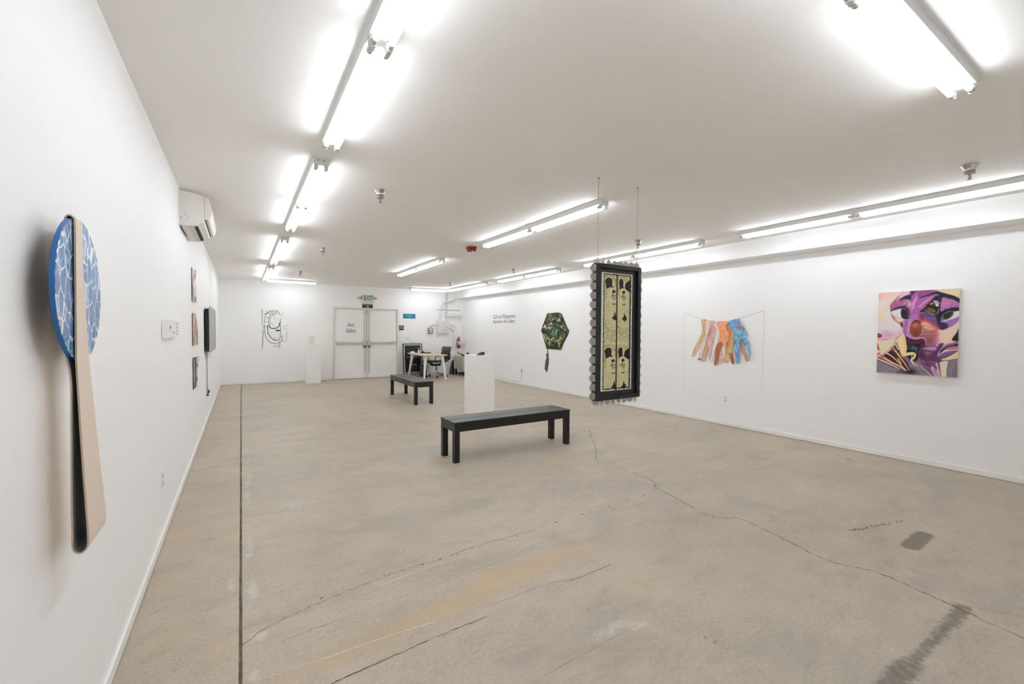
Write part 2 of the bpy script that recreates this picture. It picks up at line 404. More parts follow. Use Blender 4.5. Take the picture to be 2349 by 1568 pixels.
def ribbon(name, pts, wd, m, jit=0.0, z=0.0008, n=6, seed=1, wvar=0.4):
    random.seed(seed); p = crom(pts, n) if len(pts) > 2 else np.array([np.array(pts[0]) * (1 - t) + np.array(pts[1]) * t for t in np.linspace(0, 1, max(2, int(math.hypot(pts[1][0] - pts[0][0], pts[1][1] - pts[0][1]) / .06)))])
    p = p + np.array([[random.uniform(-jit, jit), random.uniform(-jit, jit)] for _ in p])
    mb = MB(); vs = []
    for i in range(len(p)):
        d = p[min(i + 1, len(p) - 1)] - p[max(i - 1, 0)]; d = d / (np.linalg.norm(d) + 1e-9); k = wd * random.uniform(1 - wvar, 1 + wvar) / 2
        vs += [(p[i][0] - d[1] * k, p[i][1] + d[0] * k, z), (p[i][0] + d[1] * k, p[i][1] - d[0] * k, z)]
    mb.add(vs, [(2 * i, 2 * i + 1, 2 * i + 3, 2 * i + 2) for i in range(len(p) - 1)])
    return part(name, mb, m, FLOOR)
M_CRACKF = mat('faint_crack', (132, 122, 108), 0.9, var=0.2, scale=30)
M_PALE = mat('pale_line', (205, 198, 186), 0.9, var=0.1, scale=30)
CR = [(4.276, 4.69), (3.98, 4.33), (3.762, 4.019), (3.5, 3.72), (3.31, 3.486), (3.33, 3.2), (3.35, 2.95), (3.314, 2.731), (3.2, 2.62), (3.199, 2.576), (3.14, 2.3), (3.071, 2.023), (3.15, 1.9), (3.229, 1.835), (3.17, 1.5), (3.11, 1.208), (3.203, .996), (3.183, .814), (3.15, .634), (3.096, .406), (3.05, 0.1), (3.0, -.5)]
ribbon('crack', CR, .0052, M_DARK, jit=.0065, n=11, seed=5, wvar=.75)
ribbon('crack', [(-.447, 5.375), (-.02, 5.452)], .005, M_CRACKF, seed=2)
ribbon('crack', [(.62, 5.50), (1.53, 5.53), (2.285, 5.627), (3.152, 5.693), (4.4, 5.78), (6.2, 5.9)], .0045, M_CRACKF, jit=.004, seed=3, n=12, wvar=.9)
ribbon('crack', [(-.011, 2.271), (.087, 2.346), (.223, 2.394), (.395, 2.435), (.609, 2.468), (.817, 2.5), (1.013, 2.493), (1.271, 2.52), (1.678, 2.515), (1.88, 2.529)], .0042, M_CRACKF, jit=.005, seed=4, n=10, wvar=.85)
ribbon('crack', [(.295, 1.833), (.549, 1.85), (.801, 1.864), (1.037, 1.865)], .0034, M_DARK, jit=.003, seed=6, n=12, wvar=.8)
ribbon('crack', [(1.556, 1.882), (1.912, 1.889)], .0034, M_DARK, seed=7)
ribbon('crack', [(2.626, 2.42), (2.968, 2.444)], .0034, M_CRACKF, seed=8)
ribbon('crack', [(.15, 2.21), (.8, 2.25), (1.5, 2.28)], .002, M_CRACKF, jit=.003, seed=9)
ribbon('crack', [(2.22, 7.458), (2.3, 6.8), (2.419, 5.957)], .006, M_CRACKF, jit=.01, seed=10)
ribbon('crack', [(1.05, 1.93), (1.4, 1.93), (1.62, 1.9)], .0022, M_CRACKF, jit=.006, seed=11)
ribbon('crack', [(1.05, 1.415), (1.35, 1.42), (1.62, 1.425)], .002, M_CRACKF, jit=.002, seed=12)
ribbon('crack', [(3.24, .58), (3.34, .44)], .003, M_CRACKF, seed=15)
ribbon('paint_line', [(.019, 2.011), (.218, 1.996), (.394, 1.99), (.589, 1.985), (.798, 1.963)], .006, M_PALE, seed=13)
ribbon('paint_line', [(.55, 2.40), (.9, 2.44), (1.25, 2.45)], .004, M_PALE, seed=14)
ribbon('joint_filler', [(-.016, YN + .02), (-.016, 1.0), (-.016, 3.0), (-.016, 6.0), (-.016, 10.0), (-.016, YB - .02)], .0075, mat('joint_sealant', (92, 83, 72), .9, var=.4, scale=30), jit=.0012, n=60, z=-.004, wvar=.5, seed=20)
random.seed(9); mb = MB()
def fleck(x, y, r, asp=1.6):
    a = random.uniform(-.3, .3); k = 7
    vs = [(x + r * asp * math.cos(t) * math.cos(a) - r * math.sin(t) * math.sin(a), y + r * asp * math.cos(t) * math.sin(a) + r * math.sin(t) * math.cos(a), .0007) for t in (2 * math.pi * i / k for i in range(k))]
    mb.add(vs, [tuple(range(k))])
for t in np.linspace(0, 1, 30): fleck(1.9 + 3.2 * t + random.uniform(-.03, .03), 2.53 + .08 * t + random.uniform(-.012, .012), random.uniform(.003, .008))
for t in np.linspace(0, 1, 14): fleck(.35 + 1.5 * t, 2.47 + .05 * t + random.uniform(-.02, .02), random.uniform(.003, .006))
for _ in range(130): fleck(random.uniform(.1, 6.0), random.uniform(.5, 8.0), random.uniform(.001, .0032))
for _ in range(36): fleck(random.uniform(-.4, -.04), random.uniform(1.8, 8.0), random.uniform(.001, .0034))
for k in range(90):
    t = random.random() ** 1.4; fleck(3.71 + .58 * t + random.uniform(-.02, .02), 1.312 - .15 * t + random.uniform(-.014, .014), random.uniform(.0015, .0042), 3)
o = part('flecks', mb, mat('fleck_brown', (104, 94, 82), .9, var=.25, scale=30), FLOOR); o['kind'] = 'stuff'
mb = MB()
for _ in range(90): fleck(random.uniform(-.4, 5.5), random.uniform(.6, 7.0), random.uniform(.002, .005))
o = part('paint_flecks', mb, M_PALE, FLOOR); o['kind'] = 'stuff'

# ------------------------------------------------------------------ walls, ceiling, soffit, baseboards
T = 0.12
WALL_L = struct('wall_left', MB().box(XL - T, XL, YN - T, YB + T, -.05, CEIL + T), M_WALL)
WALL_R = struct('wall_right', MB().box(XR, XR + T, YN - T, YB + T, -.05, CEIL + T), M_WALL)
WALL_B = struct('wall_back', MB().box(XL, XR, YB, YB + T, -.05, CEIL + T), M_WALL)
WALL_N = struct('wall_near', MB().box(XL, XR, YN - T, YN, -.05, CEIL + T), M_WALL)
CEILING = struct('ceiling', MB().box(XL, XR, YN, YB, CEIL, CEIL + T), M_CEIL)
struct('trim_1', MB().box(XS, XR, YN, YB, ZS, CEIL), M_WALL)          # boxed soffit along the right wall
BBH, BBT = .058, .012
struct('baseboard_left', MB().box(XL, XL + BBT, YN, YB, .004, BBH), M_TRIM, .003)
struct('baseboard_right', MB().box(XR - BBT, XR, YN, YB, .006, BBH), M_TRIM, .003)
struct('baseboard_back', MB().box(XL + BBT, 2.205, YB - BBT, YB, .004, BBH).box(4.105, XR - BBT, YB - BBT, YB, .004, BBH), M_TRIM, .003)

# ------------------------------------------------------------------ double door in the back wall
M_DOOR = mat('door_paint', (247, 246, 244), 0.42, var=0.012, scale=2)
M_FRAME = mat('door_frame_paint', (222, 220, 211), 0.45, var=0.02)
DX0, DX1, DZ = 2.262, 4.046, 2.03
DOOR = struct('door_1', None, loc=((DX0 + DX1) / 2, YB, 0))
hw = (DX1 - DX0) / 2
fp = .075
for sx in (-1, 1):
    part('jamb', MB().box(min(sx * hw, sx * (hw + .05)), max(sx * hw, sx * (hw + .05)), -fp, 0, 0, DZ + .05), M_FRAME, DOOR, .003)
part('head', MB().box(-hw, hw, -fp, 0, DZ, DZ + .05), M_FRAME, DOOR, .003)
part('threshold', MB().box(-hw, hw, -.09, 0, 0, .008), M_STEEL, DOOR)
M_GAP = mat('door_gap', (40, 38, 35), 0.8)
part('meeting_gap', MB().box(-.012, .012, -.018, -.002, .012, DZ), M_GAP, DOOR)
M_INK = mat('vinyl_ink', (42, 42, 44), 0.6, var=0.02)
for sx in (-1, 1):
    lf = part('door_leaf', MB().box(min(sx * .006, sx * (hw - .004)), max(sx * .006, sx * (hw - .004)), -.045, -.004, .012, DZ - .005), M_DOOR, DOOR, .003)
    f0 = -.045
    part('push_bar', MB().box(min(sx * .12, sx * (hw - .03)), max(sx * .12, sx * (hw - .03)), f0 - .05, f0 - .012, 1.02, 1.075), M_ALU, lf, .006)
    part('bar_end_cap', MB().box(min(sx * (hw - .26), sx * (hw - .03)), max(sx * (hw - .26), sx * (hw - .03)), f0 - .054, f0, 1.012, 1.083), mat('cap_grey', (196, 195, 192), .4), lf, .006)
    part('latch_case', MB().box(min(sx * .025, sx * .13), max(sx * .025, sx * .13), f0 - .06, f0, .98, 1.11), M_ALU, lf, .008)
    part('latch_pivot', MB().box(min(sx * .03, sx * .10), max(sx * .03, sx * .10), f0 - .045, f0, .90, .985), mat('latch_grey', (120, 118, 114), .4, metal=.5), lf, .01)
    part('vertical_rod', MB().box(min(sx * .045, sx * .075), max(sx * .045, sx * .075), f0 - .03, f0 - .008, .14, 1.92), M_ALU, lf, .004)
    part('top_latch', MB().box(min(sx * .03, sx * .095), max(sx * .03, sx * .095), f0 - .04, f0, 1.90, 1.995), M_ALU, lf, .006)
    part('bottom_latch', MB().box(min(sx * .03, sx * .095), max(sx * .03, sx * .095), f0 - .04, f0, .03, .15), M_DOOR, lf, .006)
    if sx < 0:
        o = lettering('Axis', .165, M_INK, lf, (-.448, f0 - .0012, 1.575), 'back', sx=.62, bold=.0); o['label'] = 'narrow black lettering reading Axis'
        o = lettering('Gallery', .165, M_INK, lf, (-.448, f0 - .0012, 1.405), 'back', sx=.58); o['label'] = 'narrow black lettering reading Gallery'

# ------------------------------------------------------------------ fluorescent strip lights
def tube_material():
    m = bpy.data.materials.new('lit_tube'); m.use_nodes = True; n, l = m.node_tree.nodes, m.node_tree.links
    n.remove(n['Principled BSDF']); e = n.new('ShaderNodeEmission')
    e.inputs[0].default_value = (0.94, 0.988, 1.065, 1); e.inputs[1].default_value = TUBE_STRENGTH
    l.new(e.outputs[0], n['Material Output'].inputs[0]); return m
M_TUBE = tube_material()
M_HOUS = mat('housing_enamel', (225, 228, 226), 0.35, var=0.01)
M_SOCK = mat('lampholder_plastic', (214, 212, 206), 0.45, var=0.02)
M_KNOCK = mat('knockout_hole', (55, 55, 55), 0.7)
def housing_mesh(L):
    prof = [(-.055, 0), (.055, 0), (.055, -.050), (.020, -.056), (-.020, -.056), (-.055, -.050)]
    return MB().prism(prof, lambda a, b, d: (a, d, b), 0, L)
ME_SOCK = MB().prism([(-.012, -.044), (.012, -.044), (.015, -.068), (.011, -.089), (-.011, -.089), (-.015, -.068)], lambda a, b, d: (a, d, b), -.007, .007).mesh('lampholder', .002)
ME_TUBE = MB().tube([(0, 0, 0), (0, 1.16, 0)], .0135, 10).mesh('tube', smooth=True)
ME_CAPT = MB().tube([(0, -.010, 0), (0, .022, 0)], .0142, 10).mesh('tube_cap', smooth=True)
ME_TUBE.materials.append(M_TUBE); ME_SOCK.materials.append(M_SOCK); ME_CAPT.materials.append(M_ALU)
ME_H8 = housing_mesh(2.44).mesh('housing', .002); ME_H4 = housing_mesh(1.22).mesh('housing', .002)
ME_H8.materials.append(M_HOUS); ME_H4.materials.append(M_HOUS)
def strip_light(label, x, y, rz, eight=True):
    L = 2.44 if eight else 1.22
    t = thing('ceiling_light', label, 'ceiling light', (x, y, CEIL), rz, 'fluorescent strip lights')
    h = obj('housing', ME_H8 if eight else ME_H4, None, t)
    for e in (0, L):
        s_ = -1 if e == 0 else 1
        part('end_plate', MB().box(-.055, .055, min(e, e + s_ * .0015), max(e, e + s_ * .0015), -.045, -.0005), M_HOUS, h)
        for kx in (-.02, .02): part('knockout', MB().lathe([(.0045, 0), (.0045, .001)], (kx, e + (.0025 if s_ > 0 else -.0025) - .0005, -.024), 8, 'y'), M_KNOCK, h)
    for k in range(2 if eight else 1):
        for sx in (-.034, .034):
            y0 = .03 + k * 1.22
            tb = obj('tube', ME_TUBE, None, t, (sx, y0, -.0725))
            obj('tube_cap', ME_CAPT, None, tb); obj('tube_cap', ME_CAPT, None, tb, (0, 1.148, 0))
            for yy in (y0 - .018, y0 + 1.178): obj('lampholder', ME_SOCK, None, t, (sx, yy, 0))
    return t
XA, XB_, XC = .515, 2.995, 5.425
strip_light('twin tube strip light of the left row, the one nearest the camera', XA, .67, 0)
strip_light('twin tube strip light of the left row, second from the camera', XA, 3.50, 0)
strip_light('twin tube strip light of the left row, third from the camera', XA, 6.70, 0)
strip_light('twin tube strip light of the left row, the one nearest the back wall', XA, 9.86, 0)
strip_light('twin tube strip light in the ceiling centre beside the red alarm', XB_, 3.106, 0)
strip_light('twin tube strip light of the ceiling centre, beyond the red alarm', XB_, 7.10, 0)
strip_light('twin tube strip light of the soffit row, reaching the right picture edge', XC, .72, 0)
strip_light('twin tube strip light of the soffit row, behind the hanging frame', XC, 3.70, 0)
strip_light('twin tube strip light of the soffit row, third from the camera', XC, 6.88, 0)
strip_light('twin tube strip light of the soffit row, the one nearest the conduits', XC, 9.92, 0)
strip_light('twin tube strip light crossing the ceiling at the top right picture edge', .66, .67, -math.pi / 2)
strip_light('short strip light along the back wall above the line drawing', .50, 12.41, -math.pi / 2, False)
strip_light('short strip light along the back wall to the right of the exit sign', 4.25, 12.50, -math.pi / 2, False)

# ------------------------------------------------------------------ sprinklers, alarm, ceiling plate
def sprinkler(label, x, y):
    t = thing('sprinkler_head', label, 'sprinkler', (x, y, CEIL), random.uniform(0, 3), 'ceiling sprinklers')
    part('escutcheon', MB().lathe([(.048, 0), (.050, -.004), (.040, -.022), (.031, -.040), (.031, -.044)], seg=24), M_CHROME, t, smooth=True)
    part('cup', MB().lathe([(.031, -.040), (.030, -.062), (.033, -.066), (.031, -.072), (.012, -.074), (.010, -.078)], seg=24), M_STEEL, t, smooth=True)
    part('frame', MB().tube([(-.008, 0, -.072), (-.015, 0, -.085), (-.010, 0, -.103), (0, 0, -.110), (.010, 0, -.103), (.015, 0, -.085), (.008, 0, -.072)], .0028, 6), M_CHROME, t, smooth=True)
    part('bulb', MB().tube([(0, 0, -.076), (0, 0, -.106)], .0028, 6), mat('red_glass', (150, 40, 40), .15), t, smooth=True)
    part('deflector', MB().lathe([(.015, -.110), (.015, -.1125)], seg=14), M_STEEL, t)
random.seed(4)
sprinkler('chrome sprinkler head right of the left light row, nearest the camera', 1.088, 4.019)
sprinkler('chrome sprinkler head right of the left light row, middle of three', 1.093, 7.308)
sprinkler('chrome sprinkler head just in front of the short light by the drawing', 1.102, 10.534)
sprinkler('chrome sprinkler head left of the third light of the soffit row', 4.80, 7.60)
sprinkler('chrome sprinkler head just in front of the short light by the conduits', 4.754, 10.71)
sprinkler('chrome sprinkler head right behind the hanging frame chain', 4.733, 4.23)
sprinkler('large looking chrome sprinkler head near the right picture edge', 4.701, .965)
M_RED = mat('alarm_red', (150, 24, 26), .35)
t = thing('fire_alarm', 'red wall-type fire alarm strobe on the ceiling at the light end', 'fire alarm', (2.99, 5.95, CEIL))
part('back_box', MB().box(-.06, .06, -.06, .06, -.035, 0), M_RED, t, .004)
part('body', MB().box(-.055, .055, -.055, .055, -.075, -.035), M_RED, t, .015)
part('strobe_lens', MB().box(-.02, .02, -.06, -.02, -.085, -.07), mat('clear_lens', (235, 230, 225), .1), t, .006)
t = thing('ceiling_cover_plate', 'flat round white cover plate on the ceiling beyond the red alarm', 'ceiling plate', (3.014, 6.38, CEIL))
part('plate', MB().lathe([(.075, 0), (.075, -.004), (.068, -.008)], seg=28), M_CEIL, t, smooth=True)
part('screw', MB().lathe([(.006, -.007), (.006, -.010)], (.03, 0, 0), 8), M_STEEL, t)

# ------------------------------------------------------------------ benches
M_BENCH = mat('black_stain', (14, 14, 15), 0.33, var=0.18, scale=40, spec=0.5)
def bench(label, cx, cy, rz):
    L, W, H = 1.60, .38, .44
    t = thing('bench', label, 'bench', (cx, cy, 0), rz, 'black wooden benches')
    for s_ in (-1, 1):
        y0, y1 = (.004, W / 2) if s_ > 0 else (-W / 2, -.004)
        part('seat_plank', MB().box(-L / 2, L / 2, y0, y1, H - .018, H), M_BENCH, t, .002)
        part('long_apron', MB().box(-L / 2 + .06, L / 2 - .06, s_ * (W / 2 - .012) - .010, s_ * (W / 2 - .012) + .010, H - .105, H - .018), M_BENCH, t, .0015)
        part('end_apron', MB().box(s_ * (L / 2 - .015) - .010, s_ * (L / 2 - .015) + .010, -W / 2 + .06, W / 2 - .06, H - .105, H - .018), M_BENCH, t, .0015)
        for q in (-1, 1):
            cx_, cy_ = s_ * (L / 2 - .036), q * (W / 2 - .034)
            part('leg', MB().box(cx_ - .031, cx_ + .031, cy_ - .031, cy_ + .031, 0, H - .018), M_BENCH, t, .002)
    return t
bench('long black wooden bench standing crosswise in front of the tall pedestal', 2.725, 4.415, 0)
bench('long black wooden bench standing lengthwise in front of the white desk', 2.98, 8.735, math.pi / 2)

# ------------------------------------------------------------------ pedestals
def pedestal(label, x0, y0, s_, h, dy=None):
    b_ = (dy or s_) / 2; a = s_ / 2
    t = thing('pedestal', label, 'pedestal', (x0 + a, y0 + b_, 0))
    part('shaft', MB().box(-a, a, -b_, b_, .0, h - .012), M_WHITE, t, .002)
    part('top_panel', MB().box(-a - .002, a + .002, -b_ - .002, b_ + .002, h - .012, h), M_WHITE, t, .002)
    return t
pedestal('tall white pedestal behind the crosswise bench with a dark wedge on top', 3.272, 6.34, .362, 1.02, .43)
pedestal('white pedestal against the back wall, left of the double door', 1.446, 12.55, .36, 1.02)
t = thing('wedge_sculpture', 'small dark grey wedge sculpture on the tall white pedestal', 'sculpture', (3.42, 6.45, 1.02))
part('body', MB().prism([(-.056, 0), (.056, 0), (.060, .044), (.044, .052), (.006, .046), (-.052, .016), (-.060, .006)], lambda a, b, d: (a, d, b), -.035, .035), mat('dark_resin', (48, 48, 50), .45), t, .008)
part('side_ridge', MB().prism([(-.034, .011), (.04, .009), (.04, .033), (.0, .032)], lambda a, b, d: (a, d, b), -.038, .038), mat('dark_resin_edge', (62, 62, 64), .4), t, .004)
t = thing('paper_card', 'small off-white card standing on the back wall pedestal', 'card', (1.605, 12.72, 1.02))
mb = MB().prism([(-.075, 0), (.075, 0), (.075, .235), (-.075, .245)], lambda a, b, d: (a, d, b), -.012, .0)
part('block', mb, mat('cream_card', (232, 226, 216), .7), t, .003)
for k in range(4):
    part('printed_line', MB().box(-.05, .03 + .01 * (k % 2), -.0128, -.0121, .075 + .035 * k, .078 + .035 * k), mat('faint_print', (212, 205, 196), .7), t)

# ------------------------------------------------------------------ hanging framed print with spiked discs
FX0, FX1, FZ0, FZ1, FY, FD = 2.500, 3.035, .845, 1.998, 2.672, .052
fc = ((FX0 + FX1) / 2, FY)
HANG = thing('hanging_artwork', 'tall black framed skull print hung on two chains, edged with spiked metal discs', 'artwork', (fc[0], fc[1], FZ0))
hwf, hf = (FX1 - FX0) / 2, FZ1 - FZ0
M_FR = mat('frame_black', (24, 24, 26), .32, var=.15, scale=30)
fw = .034
fr = part('frame', MB().box(-hwf, -hwf + fw, 0, FD, 0, hf).box(hwf - fw, hwf, 0, FD, 0, hf).box(-hwf + fw, hwf - fw, 0, FD, 0, fw).box(-hwf + fw, hwf - fw, 0, FD, hf - fw, hf), M_FR, HANG, .002)
part('inner_lip', MB().box(-hwf + fw, -hwf + .076, .022, .030, fw, hf - fw).box(hwf - .076, hwf - fw, .022, .030, fw, hf - fw).box(-hwf + .076, hwf - .076, .022, .030, fw, .072).box(-hwf + .076, hwf - .076, .022, .030, hf - .064, hf - fw), M_FR, HANG, .001)
part('backing', MB().box(-hwf + fw, hwf - fw, .036, .046, fw, hf - fw), mat('backing_board', (60, 54, 48), .7), HANG)
PW, PZ0, PZ1 = hwf - .072, .068, hf - .060
def skull_print(U, V):
    W_, H_ = 390.0, 1024.0
    x, y = U * W_, V * H_
    p = Paint(x, y, (233, 231, 226)); rs = np.random.RandomState(3)
    INK, PAP = (38, 32, 24), (214, 206, 160)
    # rough inked edge, then the printed ground in two strips
    L0, MID, R0, T0, B0 = 44, 198, 368, 16, 1008
    edge = [(L0 - rs.uniform(0, 6), yy) for yy in np.arange(T0, B0, 5)] + [(xx, B0 + rs.uniform(-2, 7)) for xx in np.arange(L0, R0, 6)] + [(R0 + rs.uniform(-4, 5), yy) for yy in np.arange(B0, T0, -5)] + [(xx, T0 + rs.uniform(-5, 3)) for xx in np.arange(R0, L0, -6)]
    p.fill(edge, INK, 2.0, smooth=False)
    p.fill([(L0 + 6, T0 + 8), (MID - 7, T0 + 8), (MID - 7, B0 - 8), (L0 + 4, B0 - 8)], PAP, 2, smooth=False)
    p.fill([(MID + 7, T0 + 8), (R0 - 14, T0 + 8), (R0 - 14, B0 - 8), (MID + 7, B0 - 8)], PAP, 2, smooth=False)
    for _ in range(300):                                        # broken black flecks along the left edge
        yy = rs.uniform(T0, B0); p.ell(L0 - rs.uniform(-4, 9), yy, rs.uniform(1, 3.5), rs.uniform(1.5, 5), INK, soft=1.5, alpha=.9)
    for _ in range(260):
        yy = rs.uniform(T0, B0); p.ell(R0 - rs.uniform(-4, 12), yy, rs.uniform(1, 4), rs.uniform(1.5, 6), INK, soft=1.5, alpha=.9)
    def scribble(x0, x1, y0, y1, n, a=.75):
        for _ in range(n):
            cx, cy = rs.uniform(x0, x1), rs.uniform(y0, y1); th = rs.uniform(0, 6.3); r = rs.uniform(3, 8)
            pts = [(cx + r * math.cos(th + k), cy + r * 1.3 * math.sin(th + k)) for k in (0, .9, 1.8, 2.6)]
            p.stroke(pts, rs.uniform(1.4, 2.4), (112, 104, 68), 1.2, a)
    for row, oy in enumerate((0, 598)):
        for ci, (c0, c1) in enumerate(((L0 + 8, MID - 8), (MID + 8, R0 - 14))):
            scribble(c0 + 4, c1 - 4, oy + 24, oy + 70 if row == 0 else oy + 70, 70)
            scribble(c0 + 2, c0 + 26, oy + 70, oy + 230, 45); scribble(c1 - 18, c1 - 2, oy + 60, oy + 130, 22)
            if row == 0: scribble(c0 + 4, c1 - 4, 470, 600, 150); scribble(c0 + 2, c0 + 34, 400, 480, 26)
            for _ in range(24):                                 # grey drag marks
                cx = rs.uniform(c0 + 12, c1 - 10); cy = rs.uniform(oy + 250, oy + 420); p.stroke([(cx, cy), (cx + rs.uniform(-6, 6), cy + rs.uniform(20, 80))], rs.uniform(1, 3), (150, 142, 104), 3, .5)
            for _ in range(14):
                cx = rs.uniform(c0 + 8, c1 - 8); cy = rs.uniform(oy + 240, oy + 420); p.ell(cx, cy, 1.6, 2.2, (90, 80, 52), soft=1.5)
        def hat(cx, w_, cut=False):
            pts = [(cx - w_ * .52, oy + 80), (cx - w_ * .30, oy + 56), (cx, oy + 48), (cx + w_ * .34, oy + 58), (cx + w_ * .42, oy + 86), (cx + w_ * .40, oy + 112), (cx + w_ * .62, oy + 134), (cx + w_ * .2, oy + 128), (cx - w_ * .32, oy + 142), (cx - w_ * .40, oy + 104)]
            p.stroke(pts[:6] + [(cx + w_ * .62, oy + 124)], 13, (224, 216, 176), 2)
            p.fill(pts, INK, 2)
            p.stroke([(cx - w_ * .2, oy + 72), (cx + w_ * .1, oy + 68), (cx + w_ * .3, oy + 74)], 2, (100, 92, 66), 2, .7)
        hat(103, 92); hat(250, 58); 
        p.fill([(300, oy + 90), (318, oy + 74), (358, oy + 64), (360, oy + 150), (336, oy + 152), (296, oy + 132)], INK, 2)
        def skull(cx, w_, right):
            p.fill([(cx - w_, oy + 156), (cx - w_ * .6, oy + 138), (cx, oy + 130), (cx + w_ * .6, oy + 138), (cx + w_, oy + 160), (cx + w_, oy + 250), (cx - w_, oy + 250)], (222, 214, 170), 3)
            p.ell(cx - 3, oy + 166, w_ * .46, 17, INK, soft=2); p.ell(cx + w_ * .1, oy + 178, w_ * .16, 10, (214, 206, 160), soft=2, alpha=.8)
            for dx, dy, rx, ry in ((-.38, 196, 8, 8), (.30, 198, 7, 6), (-.72, 208, 7, 6), (.70, 212, 5, 5), (-.05, 206, 5, 8)): p.ell(cx + dx * w_, oy + dy, rx, ry, INK, soft=2)
            for k in range(5): p.stroke([(cx - w_ * .4 + k * w_ * .2, oy + 216), (cx - w_ * .42 + k * w_ * .22, oy + 236 + 4 * math.sin(k * 2.0))], 5, (60, 52, 36), 2, w1=2)
            p.ell(cx, oy + 246, w_ * .28, 10, (216, 209, 168), soft=2); p.ell(cx, oy + 244, 4, 7, (150, 140, 100), soft=2)
            p.stroke([(cx - w_ * .36, oy + 268), (cx, oy + 275), (cx + w_ * .36, oy + 267)], 8, INK, 2)
        skull(163, 44, False); skull(284, 41, True)
        p.fill([(MID - 8, oy + 20), (MID + 8, oy + 20), (MID + 7, oy + 430), (MID - 7, oy + 430)], INK, 2, smooth=False)
        sy = oy + 375                                            # spade-like drops
        p.fill([(142, sy + 18), (164, sy - 2), (176, sy - 38), (186, sy - 10), (192, sy + 20), (186, sy + 36), (164, sy + 30)], INK, 2)
        p.fill([(262, sy + 20), (280, sy + 6), (290, sy - 30), (300, sy - 8), (318, sy + 8), (320, sy + 26), (300, sy + 40), (280, sy + 36)], INK, 2)
        p.stroke([(296, sy + 36), (290, sy + 60)], 5, INK, 2)
    p.fill([(MID - 7, T0), (MID + 7, T0), (MID + 6, B0), (MID - 6, B0)], INK, 2, smooth=False)
    return p.c
sheet('print', lambda u, v: (-PW + 2 * PW * u, .0335, PZ1 + (PZ0 - PZ1) * v), 150, 390, mat_attr('screen_print', .5, .3), HANG, skull_print)
# spiked discs on little steel plates around the edge
def spiked():
    pts = []; n = 13
    for k in range(n):
        a = math.radians(-84 + 168 * k / (n - 1)); r = .030 + (.023 if k == n // 2 else (.010 if k % 2 else .007))
        pts.append((r * math.cos(a), r * math.sin(a)))
        if k < n - 1:
            a2 = a + math.radians(7); pts.append((.028 * math.cos(a2), .028 * math.sin(a2)))
    pts += [(-.006, .030), (-.006, -.030)][::1]
    return MB().prism(pts, lambda a, b, d: (a, d, b), -.0012, .0012)
M_TIN = mat('dull_tin', (178, 170, 163), .42, metal=.55, var=.12, scale=60)
M_TIN2 = mat('stamped_tin', (186, 184, 180), .38, metal=.5, var=.2, scale=220)
ME_SPK = spiked().mesh('spiked_disc'); ME_SPK.materials.append(M_TIN)
ME_PLT = MB().box(-.0015, .0015, -.020, .020, -.028, .028).mesh('mount_plate', .0008); ME_PLT.materials.append(M_TIN2)
ny_, nx_ = 15, 7
stepz = hf / ny_; stepx = 2 * hwf / nx_
random.seed(21)
for i in range(ny_):
    z = stepz * (i + .5)
    for sx, rot in ((-1, math.pi), (1, 0)):
        pl = obj('mount_plate', ME_PLT, None, HANG, (sx * (hwf + .002), FD / 2, z))
        obj('spiked_disc', ME_SPK, None, HANG, (sx * (hwf + .0095), FD / 2 + .004, z), (random.uniform(-.05, .05), rot if sx < 0 else 0, random.uniform(-.12, .12)))
for i in range(nx_ + 1):
    x = -hwf + .03 + (2 * hwf - .06) * i / nx_
    for z, ry in ((hf + .0085, -math.pi / 2), (-.0085, math.pi / 2)):
        obj('mount_plate', ME_PLT, None, HANG, (x, FD / 2, hf + .002 if ry < 0 else -.002), (0, math.pi / 2, 0))
        obj('spiked_disc', ME_SPK, None, HANG, (x, FD / 2 + .004, z), (0, ry, random.uniform(-.5, .5)))
        tn = MB().tube([(0, 0, 0), (.004, -.004, .020 * (1 if ry < 0 else -1)), (.007, -.008, .046 * (1 if ry < 0 else -1))], [.0022, .0016, .0004], 5)
        part('spike', tn, M_TIN, HANG, loc=(x, FD / 2 - .012, z))
def chain(x, z0, z1):
    mb = MB(); n = int((z1 - z0) / .017); st = (z1 - z0) / n
    for k in range(n):
        z = z0 + st * (k + .5); q = []
        for a in range(9):
            t_ = 2 * math.pi * a / 8; u, v_ = .0042 * math.cos(t_), .0115 * math.sin(t_)
            q.append((u, 0, z + v_) if k % 2 else (0, u, z + v_))
        mb.tube([(x + a, FD / 2 + b, c) for a, b, c in q], .0011, 4, cap=False)
    return part('chain', mb, M_STEEL, HANG)
for x in (-hwf + .035, hwf - .03):
    c_ = chain(x, hf + .03, CEIL - FZ0 - .02)
    part('ceiling_hook', MB().lathe([(.012, 0), (.012, -.003), (.004, -.005), (.003, -.02), (.0, -.022)], (x, FD / 2, CEIL - FZ0), 12), M_STEEL, c_)
    part('frame_eyelet', MB().tube([(x, FD / 2, hf - .002), (x, FD / 2, hf + .032)], .0025, 6), M_STEEL, c_)

